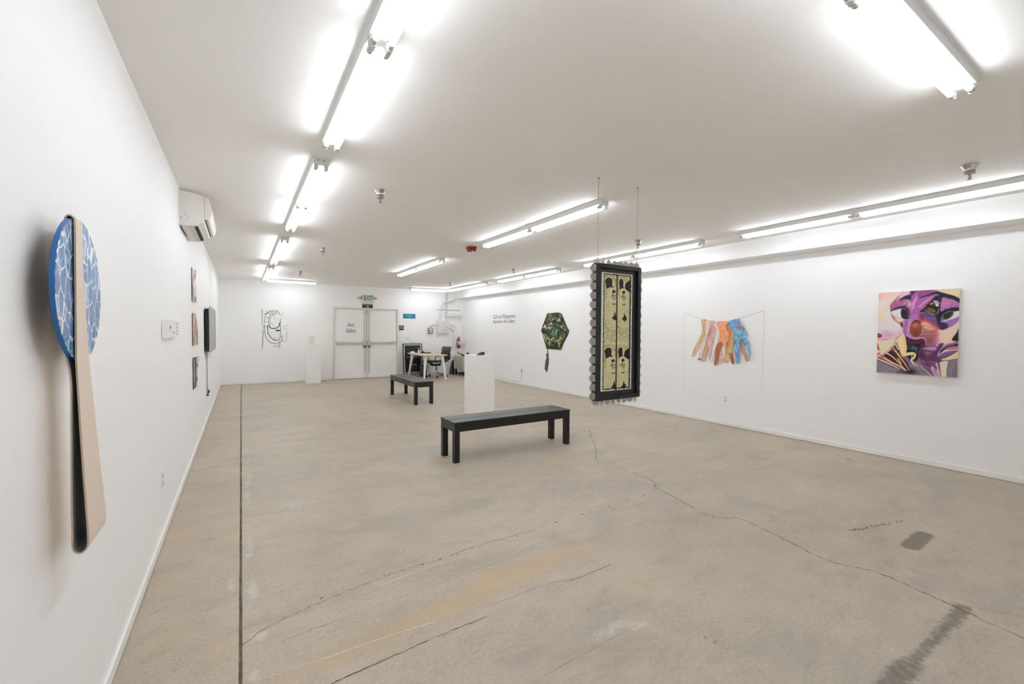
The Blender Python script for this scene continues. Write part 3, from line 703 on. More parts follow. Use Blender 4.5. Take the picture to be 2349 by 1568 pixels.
# ------------------------------------------------------------------ left wall: disc with a leather strap
def water_material():
    m = bpy.data.materials.new('pool_pattern'); m.use_nodes = True; n, l = m.node_tree.nodes, m.node_tree.links; b = n['Principled BSDF']
    b.inputs['Roughness'].default_value = .32
    tc = n.new('ShaderNodeTexCoord'); mp = n.new('ShaderNodeMapping'); mp.inputs['Scale'].default_value = (1, 24, 14.5); l.new(tc.outputs['Object'], mp.inputs['Vector'])
    nz = n.new('ShaderNodeTexNoise'); nz.inputs['Scale'].default_value = .9; l.new(mp.outputs[0], nz.inputs['Vector'])
    ad = n.new('ShaderNodeVectorMath'); ad.operation = 'MULTIPLY_ADD'; ad.inputs[1].default_value = (0, .75, .75); l.new(nz.outputs['Color'], ad.inputs[0]); l.new(mp.outputs[0], ad.inputs[2])
    def web(sc, off, lo, hi):
        v2 = n.new('ShaderNodeVectorMath'); v2.operation = 'ADD'; v2.inputs[1].default_value = (off, off * 1.7, off * .6); l.new(ad.outputs[0], v2.inputs[0])
        vo = n.new('ShaderNodeTexVoronoi'); vo.feature = 'DISTANCE_TO_EDGE'; vo.inputs['Scale'].default_value = sc; vo.inputs['Randomness'].default_value = .75; l.new(v2.outputs[0], vo.inputs['Vector'])
        r = n.new('ShaderNodeMapRange'); r.interpolation_type = 'SMOOTHSTEP'; r.inputs[1].default_value = lo; r.inputs[2].default_value = hi; r.inputs[3].default_value = 1; r.inputs[4].default_value = 0
        l.new(vo.outputs['Distance'], r.inputs[0]); return r.outputs[0]
    n3 = n.new('ShaderNodeTexNoise'); n3.inputs['Scale'].default_value = 5; l.new(tc.outputs['Object'], n3.inputs['Vector'])
    rp = n.new('ShaderNodeValToRGB'); rp.color_ramp.elements[0].position = .38; rp.color_ramp.elements[0].color = lin((30, 92, 152)) + (1,); rp.color_ramp.elements[1].position = .55; rp.color_ramp.elements[1].color = lin((102, 128, 172)) + (1,); l.new(n3.outputs['Fac'], rp.inputs[0])
    def mx(f, a, c):
        x = n.new('ShaderNodeMix'); x.data_type = 'RGBA'; l.new(f, x.inputs[0]); l.new(a, x.inputs[6]); x.inputs[7].default_value = lin(c) + (1,); return x.outputs[2]
    c1 = mx(web(1.15, 3.1, .015, .055), rp.outputs[0], (120, 176, 214)); c2 = mx(web(1.0, 0, .018, .06), c1, (232, 238, 242))
    l.new(c2, b.inputs['Base Color'])
    n5 = n.new('ShaderNodeTexNoise'); n5.inputs['Scale'].default_value = 140; bp = n.new('ShaderNodeBump'); bp.inputs['Strength'].default_value = .25; bp.inputs['Distance'].default_value = .002
    l.new(tc.outputs['Object'], n5.inputs['Vector']); l.new(n5.outputs['Fac'], bp.inputs['Height']); l.new(bp.outputs[0], b.inputs['Normal'])
    return m
DC = (XL, 1.79, 1.543)
SP = thing('disc_sculpture', 'blue pool-patterned disc with a long beige strap hanging on the left wall', 'sculpture', (XL, 1.79, .785))
zc = DC[2] - .785
RD = .212
part('disc_back', MB().lathe([(0, .0459), (RD - .004, .046)], (0, 0, zc), 72, 'x'), mat('bounce_stop_brown', (72, 62, 54), .8), SP)  # unseen back added in dark brown so no blue bounces into the wall shadow
part('disc_rim', MB().lathe([(RD - .004, .046), (RD, .048), (RD, .0585)], (0, 0, zc), 72, 'x', caps=False), mat('rim_blue', (20, 96, 160), .35), SP, smooth=True)
part('disc_face', MB().lathe([(RD, .0585), (RD - .001, .0602), (0, .0603)], (0, 0, zc), 72, 'x'), water_material(), SP, smooth=True)
part('wall_spacer', MB().box(0, .0458, .03, .10, zc - .04, zc + .04), mat('bounce_stop_brown', (72, 62, 54)), SP)
M_STRAP = mat('beige_leather', (226, 210, 193), .55, var=.03, scale=9)
M_STRAPI = mat('strap_lining', (122, 124, 126), .7, var=.06)
path = [(.0665, zc + .10, .031), (.0665, zc + .02, .037), (.0665, zc - .12, .050), (.067, zc - .21, .057), (.072, zc - .35, .068), (.078, zc - .5, .078), (.083, zc - .62, .086), (.086, zc - .70, .091), (.0855, .024, .092), (.080, .008, .092), (.070, .001, .092), (.060, .006, .092), (.054, .020, .092), (.0535, zc - .70, .090), (.0545, zc - .5, .080), (.0555, zc - .34, .070), (.0545, zc - .25, .066), (.043, zc - .15, .05), (.038, zc + .1, .030), (.039, zc + .18, .027), (.043, zc + .205, .027), (.053, zc + .211, .028), (.063, zc + .205, .029), (.0665, zc + .19, .029)]
pp = crom([(a, b) for a, b, c in path], 6, True); ww = crom([(c, 0) for a, b, c in path], 6, True)[:, 0]
n_ = len(pp); vs_o, vs_i, fo = [], [], []
for i in range(n_):
    d = pp[(i + 1) % n_] - pp[i - 1]; d = d / np.linalg.norm(d); nrm = np.array([-d[1], d[0]])
    yc = -.047 + (.02 * min(1, max(0, (zc + .2 - pp[i][1]) / .95))) * 1.0
    near = -.074 - .023 * min(1, max(0, (zc + .2 - pp[i][1]) / .7)) + .022 * min(1, max(0, (.062 - pp[i][0]) / .022)) * min(1, max(0, (pp[i][1] - zc + .15) / .1))
    far = near + 2 * ww[i]
    for lst, off in ((vs_o, .0022), (vs_i, -.0022)):
        q = pp[i] - nrm * off * -1 if False else pp[i] + nrm * off
        lst += [(q[0], near, q[1]), (q[0], far, q[1])]
fo = [(2 * i, 2 * i + 1, 2 * ((i + 1) % n_) + 1, 2 * ((i + 1) % n_)) for i in range(n_)]
ar = sum(pp[i][0] * pp[(i + 1) % n_][1] - pp[(i + 1) % n_][0] * pp[i][1] for i in range(n_))
outer, inner = (vs_i, vs_o) if ar > 0 else (vs_o, vs_i)
part('strap', MB().add(outer, fo), M_STRAP, SP, smooth=True)
part('strap_lining', MB().add(inner, fo), M_STRAPI, SP, smooth=True)
ed = [(2 * i, 2 * n_ + 2 * i, 2 * n_ + 2 * ((i + 1) % n_), 2 * ((i + 1) % n_)) for i in range(n_)] + [(2 * i + 1, 2 * n_ + 2 * i + 1, 2 * n_ + 2 * ((i + 1) % n_) + 1, 2 * ((i + 1) % n_) + 1) for i in range(n_)]
part('strap_edge', MB().add(outer + inner, ed), mat('strap_cut_edge', (186, 168, 150), .7), SP)

# ------------------------------------------------------------------ left wall: split air conditioner
AC = thing('air_conditioner', 'white wall-mounted split air conditioner high on the left wall', 'air conditioner', (XL, 4.92, 2.372))
M_AC = mat('ac_plastic', (233, 230, 225), .38, var=.01); M_ACD = mat('ac_vent_black', (18, 17, 16), .6)
acL = .86
prof = [(0, .0), (.03, 0)] + [tuple(a) for a in crom([(.06, .0005), (.10, .003), (.145, .018), (.175, .040), (.188, .062)], 5)] + [tuple(a) for a in crom([(.188, .280), (.150, .2925), (.115, .300), (.07, .3055), (.03, .307)], 5)] + [(0, .307)]
part('casing', MB().prism(prof, lambda a, b, d: (a, d, b), 0, acL), M_AC, AC, .004, smooth=True)
fprof = [(.1895, .069), (.214, .069)] + [tuple(a) for a in crom([(.224, .080), (.239, .115), (.243, .16), (.237, .21), (.227, .256)], 5)] + [tuple(a) for a in crom([(.222, .266), (.207, .2735), (.1895, .279)], 4)]
part('front_panel', MB().prism(fprof, lambda a, b, d: (a, d, b), -.002, acL + .002), M_AC, AC, .004, smooth=True)
part('panel_gap', MB().box(.1885, .196, .01, acL - .01, .0645, .0708), M_ACD, AC)
def lower(a, d, h): return (a, d, h)
part('air_outlet', MB().prism([(.108, .0035), (.134, .0125), (.134, .0105), (.108, .0015)], lambda a, b, d: (a, d, b), .05, acL - .06), M_ACD, AC)
part('louvre', MB().prism([(.136, .0135), (.180, .042), (.183, .038), (.138, .009)], lambda a, b, d: (a, d, b), .02, acL - .02), M_AC, AC, .001)
part('underside_rib', MB().box(.082, .090, .02, acL - .02, -.003, .002).box(.068, .072, .02, acL - .02, -.002, .002), mat('ac_rib', (205, 202, 197), .5), AC)
part('wall_gap', MB().box(.002, .010, .05, acL - .3, -.0022, .001), M_ACD, AC)
ring = [(.052 * math.cos(t_) * .62 + .03, .07 + .032 * math.sin(t_)) for t_ in np.linspace(-1.45, 1.45, 12)]
part('knockout_outline', MB().tube([(a, -.0005, b) for a, b in ring], .0012, 5).tube([(a - .008, -.0005, b + .012) for a, b in ring[8:]], .0012, 5), mat('ac_groove', (150, 146, 140), .6), AC)
part('screw_boss', MB().lathe([(.010, 0), (.010, -.002), (.006, -.003)], (.016, 0, .068), 12, 'y'), mat('ac_rib', (205, 202, 197)), AC)

# ------------------------------------------------------------------ left wall: accordion book
BK = thing('accordion_book', 'small white accordion-folded card with printed characters on the left wall', 'artist book', (XL, 3.80, 1.367))
M_CARD = mat('white_card', (238, 237, 235), .6, var=.01)
vy = [0, .075, .17, .26, .355, .445, .54, .63, .70]
for i in range(8):
    y0, y1 = vy[i], vy[i + 1]; d0, d1 = (.003, .036) if i % 2 == 0 else (.036, .003)
    th = .002
    mb = MB().add([(d0, y0, 0), (d1, y1, 0), (d1, y1, .127), (d0, y0, .127), (d0 + th, y0 + .001, 0), (d1 + th, y1 + .001, 0), (d1 + th, y1 + .001, .127), (d0 + th, y0 + .001, .127)], [(0, 1, 2, 3), (4, 7, 6, 5), (0, 4, 5, 1), (3, 2, 6, 7), (0, 3, 7, 4), (1, 5, 6, 2)])
    pn = part('folded_panel', mb, M_CARD, BK)
    if i in (2, 4, 6):
        random.seed(i); mk = MB()
        def glyph(a, z, w_, h_):
            q = lambda t_, zz: (d0 + (d1 - d0) * t_ + .0042 * 0 + th + .0006, y0 + (y1 - y0) * t_ - .0012, zz)
            mk.add([q(a, z), q(a + w_, z), q(a + w_, z + h_), q(a, z + h_)], [(0, 1, 2, 3)])
        if i == 2:
            for a in (.18, .52): glyph(a, .062, .10, .020); glyph(a - .07, .078, .26, .006); glyph(a + .02, .07, .16, .005)
            glyph(.38, .036, .10, .018); glyph(.30, .050, .28, .006); glyph(.34, .043, .2, .004)
        elif i == 4:
            glyph(.48, .035, .06, .055); glyph(.34, .070, .16, .014); glyph(.52, .030, .18, .012); glyph(.42, .088, .12, .01)
        else:
            for k in range(4): glyph(.35, .016 + .026 * k, .10, .014); glyph(.35, .024 + .026 * k, .36, .004); glyph(.58, .016 + .026 * k, .08, .010)
        part('printed_marks', mk, mat('grey_print', (130, 126, 124), .6), pn)

# ------------------------------------------------------------------ left wall: three curling collages
def collage(label, z0, z1, seed, scheme):
    H = z1 - z0; Wd = .34
    def fr_(u, v):
        curl = .006 + .026 * u ** 2 * (0.75 + .35 * math.sin(3 * v + seed)) + .004 * math.sin(7 * v + seed) * u
        return (curl, Wd * u - .02 * u * u, H * (1 - v))
    def pt(U, V):
        p = Paint(U * 100, V * 110, scheme[0]); rs = np.random.RandomState(seed)
        for _ in range(scheme[2]):
            c = scheme[1][rs.randint(len(scheme[1]))]; cx, cy = rs.uniform(0, 100), rs.uniform(0, 110); r = rs.uniform(4, 15)
            p.fill([(cx + r * math.cos(a) * rs.uniform(.5, 1.3), cy + 1.6 * r * math.sin(a) * rs.uniform(.5, 1.3)) for a in np.linspace(0, 6.28, 6)[:-1]], c, 1.5, smooth=False)
        if scheme[3]:
            for a in scheme[3]: p.fill(a[0], a[1], 1.5, smooth=False)
        return p.c
    o = sheet('collage', fr_, 44, 56, mat_attr('collage_paper', .5, .3), None, pt)
    mdf = o.modifiers.new('paper', 'SOLIDIFY'); mdf.thickness = .0015; mdf.offset = 0
    o.location = (XL, 5.99, z0)
    tag(o, label, 'collage', 'paper collages')
    return o
collage('top collage of the vertical trio, pale floral with a blue and yellow lower half', 1.745, 2.12, 3, ((225, 218, 212), [(235, 228, 224), (205, 190, 180), (190, 175, 170), (235, 205, 200), (150, 140, 140)], 46,
        [([(0, 0), (8, 0), (16, 60), (8, 110), (0, 110)], (30, 28, 30)), ([(14, 66), (50, 74), (46, 110), (12, 110)], (150, 160, 190)), ([(50, 62), (100, 60), (100, 96), (52, 92)], (214, 206, 160)), ([(55, 92), (100, 92), (95, 110), (55, 110)], (150, 115, 95))]))
collage('middle collage of the vertical trio, dense tan and pink speckle', 1.243, 1.612, 5, ((186, 164, 140), [(205, 185, 160), (160, 135, 112), (210, 165, 160), (150, 130, 120), (190, 120, 120), (200, 190, 175)], 110, [([(0, 0), (5, 0), (7, 110), (0, 110)], (70, 55, 45))]))
collage('bottom collage of the vertical trio, dark brown strips with a pale stripe', .752, 1.109, 8, ((70, 56, 54), [(52, 42, 42), (88, 72, 68), (120, 100, 95)], 30,
        [([(14, 0), (34, 10), (40, 60), (28, 110), (16, 90)], (206, 180, 172)), ([(64, 0), (100, 0), (100, 26), (72, 30)], (205, 200, 196)), ([(74, 34), (92, 30), (98, 80), (76, 70)], (196, 190, 180)), ([(70, 92), (100, 86), (100, 110), (70, 110)], (200, 196, 192)), ([(0, 0), (10, 0), (12, 110), (0, 110)], (36, 26, 26))]))

# ------------------------------------------------------------------ left wall: flat screen with its cable, hook, outlet
TV = thing('flat_screen', 'wall-mounted flat screen with silver bezel on the left wall', 'television', (XL, 7.80, 1.085))
tvL, tvH = 1.36, .68
part('wall_bracket', MB().box(.0, .03, .30, tvL - .30, .15, tvH - .14), M_BLACK, TV)
part('rear_housing', MB().box(.012, .062, .02, tvL - .02, .012, tvH - .03), mat('tv_black', (16, 16, 17), .45), TV, .006)
part('bezel', MB().box(.062, .088, 0, .03, 0, tvH).box(.062, .088, tvL - .03, tvL, 0, tvH).box(.062, .088, .03, tvL - .03, 0, .03).box(.062, .088, .03, tvL - .03, tvH - .03, tvH), mat('silver_bezel', (188, 187, 184), .4, metal=.25), TV, .004)
part('screen', MB().box(.070, .083, .03, tvL - .03, .03, tvH - .03), mat('screen_reflection', (150, 149, 147), .30, var=.01), TV)  # light grey base stands in for the room reflected in dark glass
for k in range(7): part('vent_slot', MB().box(.030, .050, .0185, .0205, .16 + k * .05, .185 + k * .05), mat('vent_grey', (34, 35, 37), .5), TV)
CB = thing('screen_cable', 'grey cable running from the screen down to the black plug block', 'cable', (XL, 8.165, .39))
part('cord', MB().tube([(.012, 0, .69), (.012, 0, .4), (.012, .0, .13), (.02, .05, .09), (.024, .18, .075), (.020, .25, .055), (.014, .22, .03), (.012, .10, .02), (.012, -.02, .02)], .006, 8), mat('cable_grey', (128, 126, 124), .5), CB, smooth=True)
part('second_cord', MB().tube([(.010, -.035, .69), (.010, -.035, .10), (.010, -.03, .06)], .005, 6), mat('cable_light', (188, 186, 184), .5), CB, smooth=True)
part('power_block', MB().box(.008, .040, -.03, .14, .05, .078), M_BLACK, CB, .004)
part('plug', MB().box(.004, .030, -.03, .07, .008, .026), M_BLACK, CB, .004)
def outlet(label, loc, face, name='wall_outlet'):
    t_ = thing(name, label, 'outlet', loc)
    t_.rotation_euler = (0, 0, {'left': math.pi / 2, 'right': -math.pi / 2, 'back': 0}[face])
    part('cover_plate', MB().box(-.036, .036, -.006, 0, -.058, .058), M_TRIM, t_, .003)
    for z in (-.025, .025):
        s_ = part('socket', MB().box(-.017, .017, -.008, -.004, z - .016, z + .016), mat('socket_white', (226, 224, 220), .4), t_, .003)
        part('slot', MB().box(-.009, -.006, -.0085, -.0078, z - .004, z + .008).box(.006, .009, -.0085, -.0078, z - .004, z + .008), mat('slot_dark', (70, 68, 66), .6), s_)
    return t_
outlet('white outlet plate low on the left wall near the beige strap', (XL, 3.73, .405), 'left')

# ------------------------------------------------------------------ right wall: painting of two faces
PT = thing('painting', 'large square-edged canvas of two merging painted faces on the right wall', 'painting', (XR, 1.653, .975))
pw, ph, pd = .665, .915, .052
part('canvas_edge', MB().box(-pd, -.004, -pw / 2, pw / 2, 0, ph), mat('raw_canvas', (226, 222, 212), .8, bump=.1, bscale=300), PT, .004)
def faces(X, Y):
    p = Paint(X, Y, (150, 88, 146)); F, S, E, B = p.fill, p.stroke, p.ell, p.blob
    rs = np.random.RandomState(11)
    # top middle and right ground
    F([(575, 180), (760, 180), (760, 480), (735, 640), (600, 640), (560, 400)], (166, 92, 154), 8)
    B(700, 480, 60, 50, (190, 84, 142), .8); B(640, 580, 60, 60, (196, 124, 190), .8)
    F([(580, 205), (700, 200), (640, 250), (600, 300)], (62, 30, 62), 8)
    S([(760, 200), (700, 290), (620, 440), (600, 500)], 52, (196, 128, 194), 14)
    S([(735, 230), (660, 350), (612, 460)], 6, (232, 190, 226), 4); S([(748, 260), (672, 372), (620, 480)], 4, (230, 180, 220), 4)
    S([(612, 370), (700, 440), (780, 470)], 5, (228, 168, 214), 4); S([(650, 420), (680, 520), (700, 600)], 4, (222, 160, 214), 4)
    F([(740, 190), (990, 180), (960, 240), (830, 270), (730, 310), (690, 320)], (150, 74, 134), 12); B(950, 205, 60, 30, (222, 128, 180), .9)
    F([(700, 330), (860, 290), (940, 280), (840, 400), (740, 480), (690, 470), (660, 420)], (166, 96, 164), 10)
    S([(720, 430), (830, 340), (900, 300)], 26, (206, 140, 200), 12); S([(745, 455), (830, 385), (920, 305)], 22, (206, 92, 118), 12, w1=30)
    # right skin
    F([(965, 180), (1280, 160), (1280, 420), (1150, 320), (1080, 270), (1010, 245)], (233, 213, 178), 8); B(1240, 300, 40, 40, (232, 190, 170), .7)
    F([(960, 730), (1060, 740), (1160, 690), (1270, 590), (1270, 1200), (1000, 1180), (960, 1000), (930, 830)], (233, 205, 188), 14)
    B(1090, 880, 110, 60, (238, 210, 170), .8); B(1230, 650, 40, 60, (236, 206, 206), .8); B(1020, 800, 50, 60, (236, 200, 180), .7)
    # dark brow and eye masks
    S([(720, 312), (800, 285), (880, 258), (950, 240), (1020, 262), (1100, 285), (1180, 312), (1280, 370)], 12, (26, 36, 48), 6, w1=60)
    S([(1010, 262), (1130, 300)], 50, (24, 34, 44), 8)
    F([(725, 500), (800, 425), (880, 350), (930, 290), (1040, 280), (1018, 360), (1005, 450), (1010, 495), (1080, 470), (1170, 445), (1270, 440), (1270, 485), (1160, 492), (1060, 530), (1012, 590), (1015, 640), (1060, 660), (1120, 690), (1070, 740), (1000, 748), (965, 710), (950, 620), (930, 560), (850, 520), (780, 500)], (30, 24, 42), 6)
    F([(1022, 312), (1090, 325), (1180, 350), (1270, 395), (1270, 442), (1170, 440), (1080, 460), (1008, 495), (1000, 420), (1010, 360)], (186, 112, 166), 7); B(1070, 390, 60, 40, (204, 132, 178), .8); B(1220, 430, 40, 14, (150, 84, 140), .8)
    S([(975, 300), (1000, 340)], 40, (64, 30, 50), 14, .8)
    # iris one
    E(905, 450, 82, 88, (24, 21, 24), 20, 5); E(880, 478, 62, 34, (112, 88, 40), 18, 10); E(915, 415, 52, 24, (84, 62, 30), 10, 8); E(905, 440, 60, 18, (18, 16, 18), 20, 8)
    E(945, 372, 44, 24, (176, 170, 184), 25, 5); E(957, 412, 24, 14, (236, 236, 238), 20, 3); S([(865, 398), (885, 388), (900, 380)], 10, (232, 232, 236), 3); S([(790, 470), (830, 500), (890, 530), (940, 535), (970, 505), (978, 460)], 14, (128, 108, 150), 4)
    S([(735, 475), (800, 430)], 7, (190, 180, 200), 3); F([(778, 500), (840, 530), (925, 560), (940, 590), (880, 580), (800, 540)], (92, 84, 120), 8); S([(800, 520), (900, 575)], 8, (40, 32, 60), 5)
    for a in range(7): S([(800 + 18 * a, 462 - 22 * a), (735 + 22 * a, 470 - 24 * a)], 9, (24, 20, 34), 3, w1=2)
    # iris two and white
    F([(1150, 520), (1275, 488), (1275, 565), (1180, 600), (1100, 628), (1035, 635), (1090, 595), (1150, 560)], (224, 227, 228), 6)
    E(1098, 552, 92, 50, (116, 112, 132), -32, 4); E(1104, 550, 78, 40, (92, 70, 26), -32, 4); E(1082, 556, 46, 36, (34, 26, 20), -32, 8); E(1120, 528, 44, 18, (40, 34, 30), -30, 6)
    F([(1035, 650), (1120, 615), (1200, 590), (1275, 555), (1250, 620), (1190, 680), (1120, 715), (1090, 690), (1120, 670)], (152, 112, 178), 10); S([(1010, 640), (1020, 622)], 8, (220, 220, 226), 3)
    F([(962, 660), (1040, 650), (1090, 668), (1060, 690), (1110, 695), (1070, 735), (1000, 748)], (54, 34, 70), 6)
    S([(1150, 445), (1140, 425)], 7, (40, 24, 50), 3); S([(1070, 475), (1050, 460)], 7, (40, 24, 50), 3)
    # lavender under first eye, red cheek, nose
    F([(735, 520), (800, 540), (880, 590), (945, 600), (960, 690), (900, 680), (800, 600), (740, 590)], (110, 78, 132), 14)
    F([(735, 560), (800, 590), (870, 640), (960, 690), (985, 740), (880, 730), (760, 660), (730, 640)], (190, 74, 92), 16); B(760, 570, 40, 40, (96, 30, 52), .7); B(940, 720, 50, 26, (190, 60, 90), .7)
    F([(740, 640), (820, 640), (900, 690), (970, 740), (990, 800), (930, 900), (860, 960), (790, 860), (760, 780)], (176, 110, 104), 16)
    F([(765, 640), (830, 650), (900, 700), (940, 735), (880, 760), (800, 740), (760, 700)], (233, 168, 140), 14)
    for k in range(9): S([(700 + rs.uniform(-20, 30), 700 + 13 * k), (820, 705 + 15 * k + rs.uniform(-8, 8)), (940, 740 + 10 * k + rs.uniform(-10, 10))], rs.uniform(4, 9), ((150, 82, 72), (222, 160, 132), (132, 70, 62))[k % 3], 5, .6)
    B(860, 900, 80, 70, (134, 80, 84), .9); B(945, 900, 46, 70, (196, 104, 152), .9); B(985, 780, 40, 40, (238, 190, 160), .7)
    F([(500, 560), (600, 560), (640, 620), (590, 700), (560, 800), (600, 870), (560, 900), (520, 820), (495, 700)], (176, 118, 182), 10)
    for k in range(26):
        x0 = rs.uniform(500, 590); S([(x0 + 20, 560 + rs.uniform(0, 60)), (x0, 690 + rs.uniform(-40, 40)), (x0 - 8 + rs.uniform(-20, 20), 830 + rs.uniform(-50, 50))], rs.uniform(2.5, 7), ((110, 44, 84), (214, 170, 222), (140, 78, 130), (228, 196, 232))[k % 4], 4, .75)
    E(674, 738, 96, 124, (214, 148, 204), 0, 8); E(676, 742, 84, 112, (146, 70, 52), 0, 8); B(672, 690, 62, 34, (204, 120, 84), .95); B(680, 800, 60, 46, (112, 46, 40), .9); S([(616, 665), (650, 632), (690, 624), (735, 650)], 20, (92, 34, 34), 8)
    for k in range(5): S([(690, 690 + 9 * k), (780, 705 + 10 * k)], 5, ((170, 90, 66), (120, 60, 52))[k % 2], 5, .7)
    S([(622, 640), (612, 662)], 5, (236, 210, 190), 3); S([(634, 646), (624, 668)], 5, (40, 20, 24), 3)
    # under the nose, black hole with teal threads
    F([(540, 845), (600, 865), (680, 880), (770, 868), (815, 930), (800, 1010), (730, 1060), (640, 990), (545, 960)], (78, 26, 52), 8)
    S([(560, 800), (600, 850), (680, 872), (750, 862), (790, 875), (812, 920), (806, 965)], 20, (216, 152, 210), 6, w1=8)
    F([(545, 955), (640, 950), (720, 945), (742, 1000), (720, 1080), (690, 1180), (620, 1180), (540, 1080)], (15, 14, 28), 7)
    for k in range(14): S([(560 + rs.uniform(0, 160), 965 + rs.uniform(0, 90)), (600 + rs.uniform(0, 110), 965 + rs.uniform(0, 100))], 6, (64, 116, 124), 5, .75)
    S([(555, 975), (630, 968), (690, 1000)], 3, (150, 170, 180), 2); S([(560, 1004), (640, 1000), (680, 1030), (690, 1070)], 3, (170, 185, 190), 2)
    # chin mass
    F([(720, 1020), (800, 985), (960, 985), (985, 945), (1050, 935), (1030, 990), (990, 1050), (970, 1110), (1000, 1150), (1040, 1165), (980, 1215), (800, 1190), (715, 1130)], (86, 54, 92), 8)
    B(835, 1070, 60, 34, (186, 84, 148), .95); B(760, 1100, 50, 70, (72, 30, 58), .8); F([(768, 1012), (840, 990), (930, 985), (960, 1005), (930, 1035), (860, 1030)], (198, 138, 192), 7)
    F([(1000, 1045), (1040, 985), (1100, 945), (1180, 925), (1250, 880), (1250, 945), (1120, 985), (1040, 1040)], (156, 96, 166), 5)
    F([(995, 1060), (1050, 1010), (1120, 975), (1250, 942), (1250, 978), (1130, 992), (1060, 1030), (1000, 1085)], (28, 22, 36), 5)
    F([(1080, 1025), (1120, 990), (1250, 975), (1250, 1020), (1150, 1030)], (192, 112, 132), 5); S([(1085, 1025), (1150, 1030), (1245, 1020)], 7, (226, 180, 206), 3)
    F([(970, 1125), (1040, 1070), (1120, 1045), (1230, 1038), (1130, 1100), (1010, 1150)], (122, 88, 142), 5); S([(975, 1145), (1060, 1135), (1150, 1095), (1250, 1035)], 14, (72, 32, 62), 4); S([(975, 1100), (1010, 1070)], 14, (190, 130, 110), 6)
    F([(1260, 720), (1215, 800), (1165, 870), (1172, 900), (1260, 890)], (38, 24, 34), 5)
    F([(1030, 1165), (1120, 1130), (1255, 1045), (1255, 1170), (1120, 1180)], (234, 207, 162), 6)
    # neck
    F([(715, 1140), (790, 1185), (900, 1180), (985, 1210), (1015, 1300), (1025, 1420), (880, 1410), (800, 1280), (740, 1200)], (128, 74, 122), 7)
    F([(800, 1200), (880, 1215), (860, 1260), (810, 1250)], (96, 56, 100), 5); F([(878, 1275), (930, 1245), (960, 1200), (985, 1230), (1005, 1310), (1012, 1410), (950, 1410), (905, 1340)], (206, 166, 196), 5)
    S([(925, 1300), (960, 1315), (935, 1330), (975, 1380)], 6, (84, 40, 66), 3); S([(980, 1225), (1008, 1320), (1018, 1400)], 9, (74, 34, 58), 3); F([(900, 1210), (950, 1250), (968, 1290), (940, 1290), (915, 1250)], (104, 62, 104), 4)
    F([(1000, 1195), (1060, 1195), (1112, 1185), (1105, 1260), (1092, 1300), (1098, 1410), (1022, 1405)], (227, 216, 192), 4, smooth=False); F([(1112, 1182), (1250, 1150), (1250, 1425), (1096, 1415), (1092, 1320)], (132, 122, 132), 5, smooth=False)
    for k in range(16): x0 = rs.uniform(1110, 1240); S([(x0 + 14, 1220 + rs.uniform(0, 80)), (x0, 1340), (x0 - 16, 1412)], 4, ((90, 80, 92), (164, 154, 162))[k % 2], 4, .6)
    S([(1000, 1175), (1120, 1172), (1240, 1150)], 10, (110, 76, 110), 5)
    # fur collar
    F([(140, 1160), (260, 1200), (420, 1270), (560, 1320), (620, 1180), (700, 1210), (800, 1290), (920, 1420), (560, 1400), (140, 1360)], (138, 128, 138), 6)
    for k in range(150):
        x0, y0 = rs.uniform(150, 560), rs.uniform(1190, 1350); S([(x0, y0), (x0 - 12, y0 + rs.uniform(18, 40))], 3.5, ((96, 84, 98), (178, 170, 176), (120, 98, 118))[k % 3], 3, .7)
    for k in range(60):
        x0, y0 = rs.uniform(560, 820), rs.uniform(1160, 1340); S([(x0, y0), (x0 + 40, y0 + 34)], 4, ((70, 62, 72), (164, 156, 162), (110, 100, 110))[k % 3], 4, .7)
    B(600, 1330, 90, 50, (16, 12, 16), 1.0); B(480, 1330, 60, 24, (80, 58, 80), .8); S([(740, 1250), (830, 1330), (900, 1400)], 12, (190, 182, 192), 6)
    # dark behind the strands
    F([(300, 1040), (360, 990), (400, 930), (440, 1000), (480, 1100), (560, 1200), (600, 1310), (480, 1260), (340, 1170), (240, 1110)], (54, 26, 36), 8); B(400, 1000, 40, 24, (104, 80, 74), .8)
    # pale left face
    F([(140, 220), (540, 200), (470, 255), (385, 335), (332, 400), (324, 440), (336, 500), (360, 590), (410, 640), (465, 680), (492, 735), (492, 790), (468, 832), (400, 862), (280, 890), (140, 918)], (238, 224, 214), 5)
    B(190, 290, 70, 60, (244, 172, 170), .95); B(330, 255, 120, 44, (247, 194, 164), .95); B(290, 380, 60, 100, (240, 212, 190), .7); B(235, 420, 34, 70, (232, 228, 222), .8); B(190, 590, 44, 110, (242, 214, 172), .85); B(250, 690, 130, 56, (230, 230, 232), .95); B(400, 740, 70, 46, (230, 224, 224), .8)
    B(300, 820, 150, 46, (222, 160, 208), .95); B(250, 880, 100, 26, (228, 150, 206), .9); B(460, 800, 36, 50, (230, 176, 200), .8); B(280, 775, 60, 22, (214, 178, 214), .7)
    S([(160, 914), (300, 884), (420, 855), (475, 815)], 6, (198, 108, 160), 4); E(172, 828, 48, 30, (142, 48, 58), 8, 6)
    # left eye
    F([(520, 205), (590, 200), (606, 300), (614, 370), (606, 450), (500, 440), (400, 452), (340, 486), (326, 440), (335, 400), (390, 335), (455, 270)], (172, 96, 134), 6)
    F([(515, 212), (584, 206), (582, 262), (520, 282), (455, 318), (420, 340), (460, 270)], (226, 190, 222), 8); B(430, 330, 30, 30, (200, 130, 180), .7)
    F([(455, 332), (500, 300), (560, 272), (596, 272), (610, 350), (590, 332), (540, 326), (490, 334), (466, 350)], (34, 30, 46), 5); B(480, 330, 20, 14, (96, 66, 56), .8)
    B(560, 358, 44, 26, (206, 134, 184), .95); B(588, 400, 30, 36, (228, 186, 218), .95); B(520, 390, 20, 10, (230, 200, 215), .8)
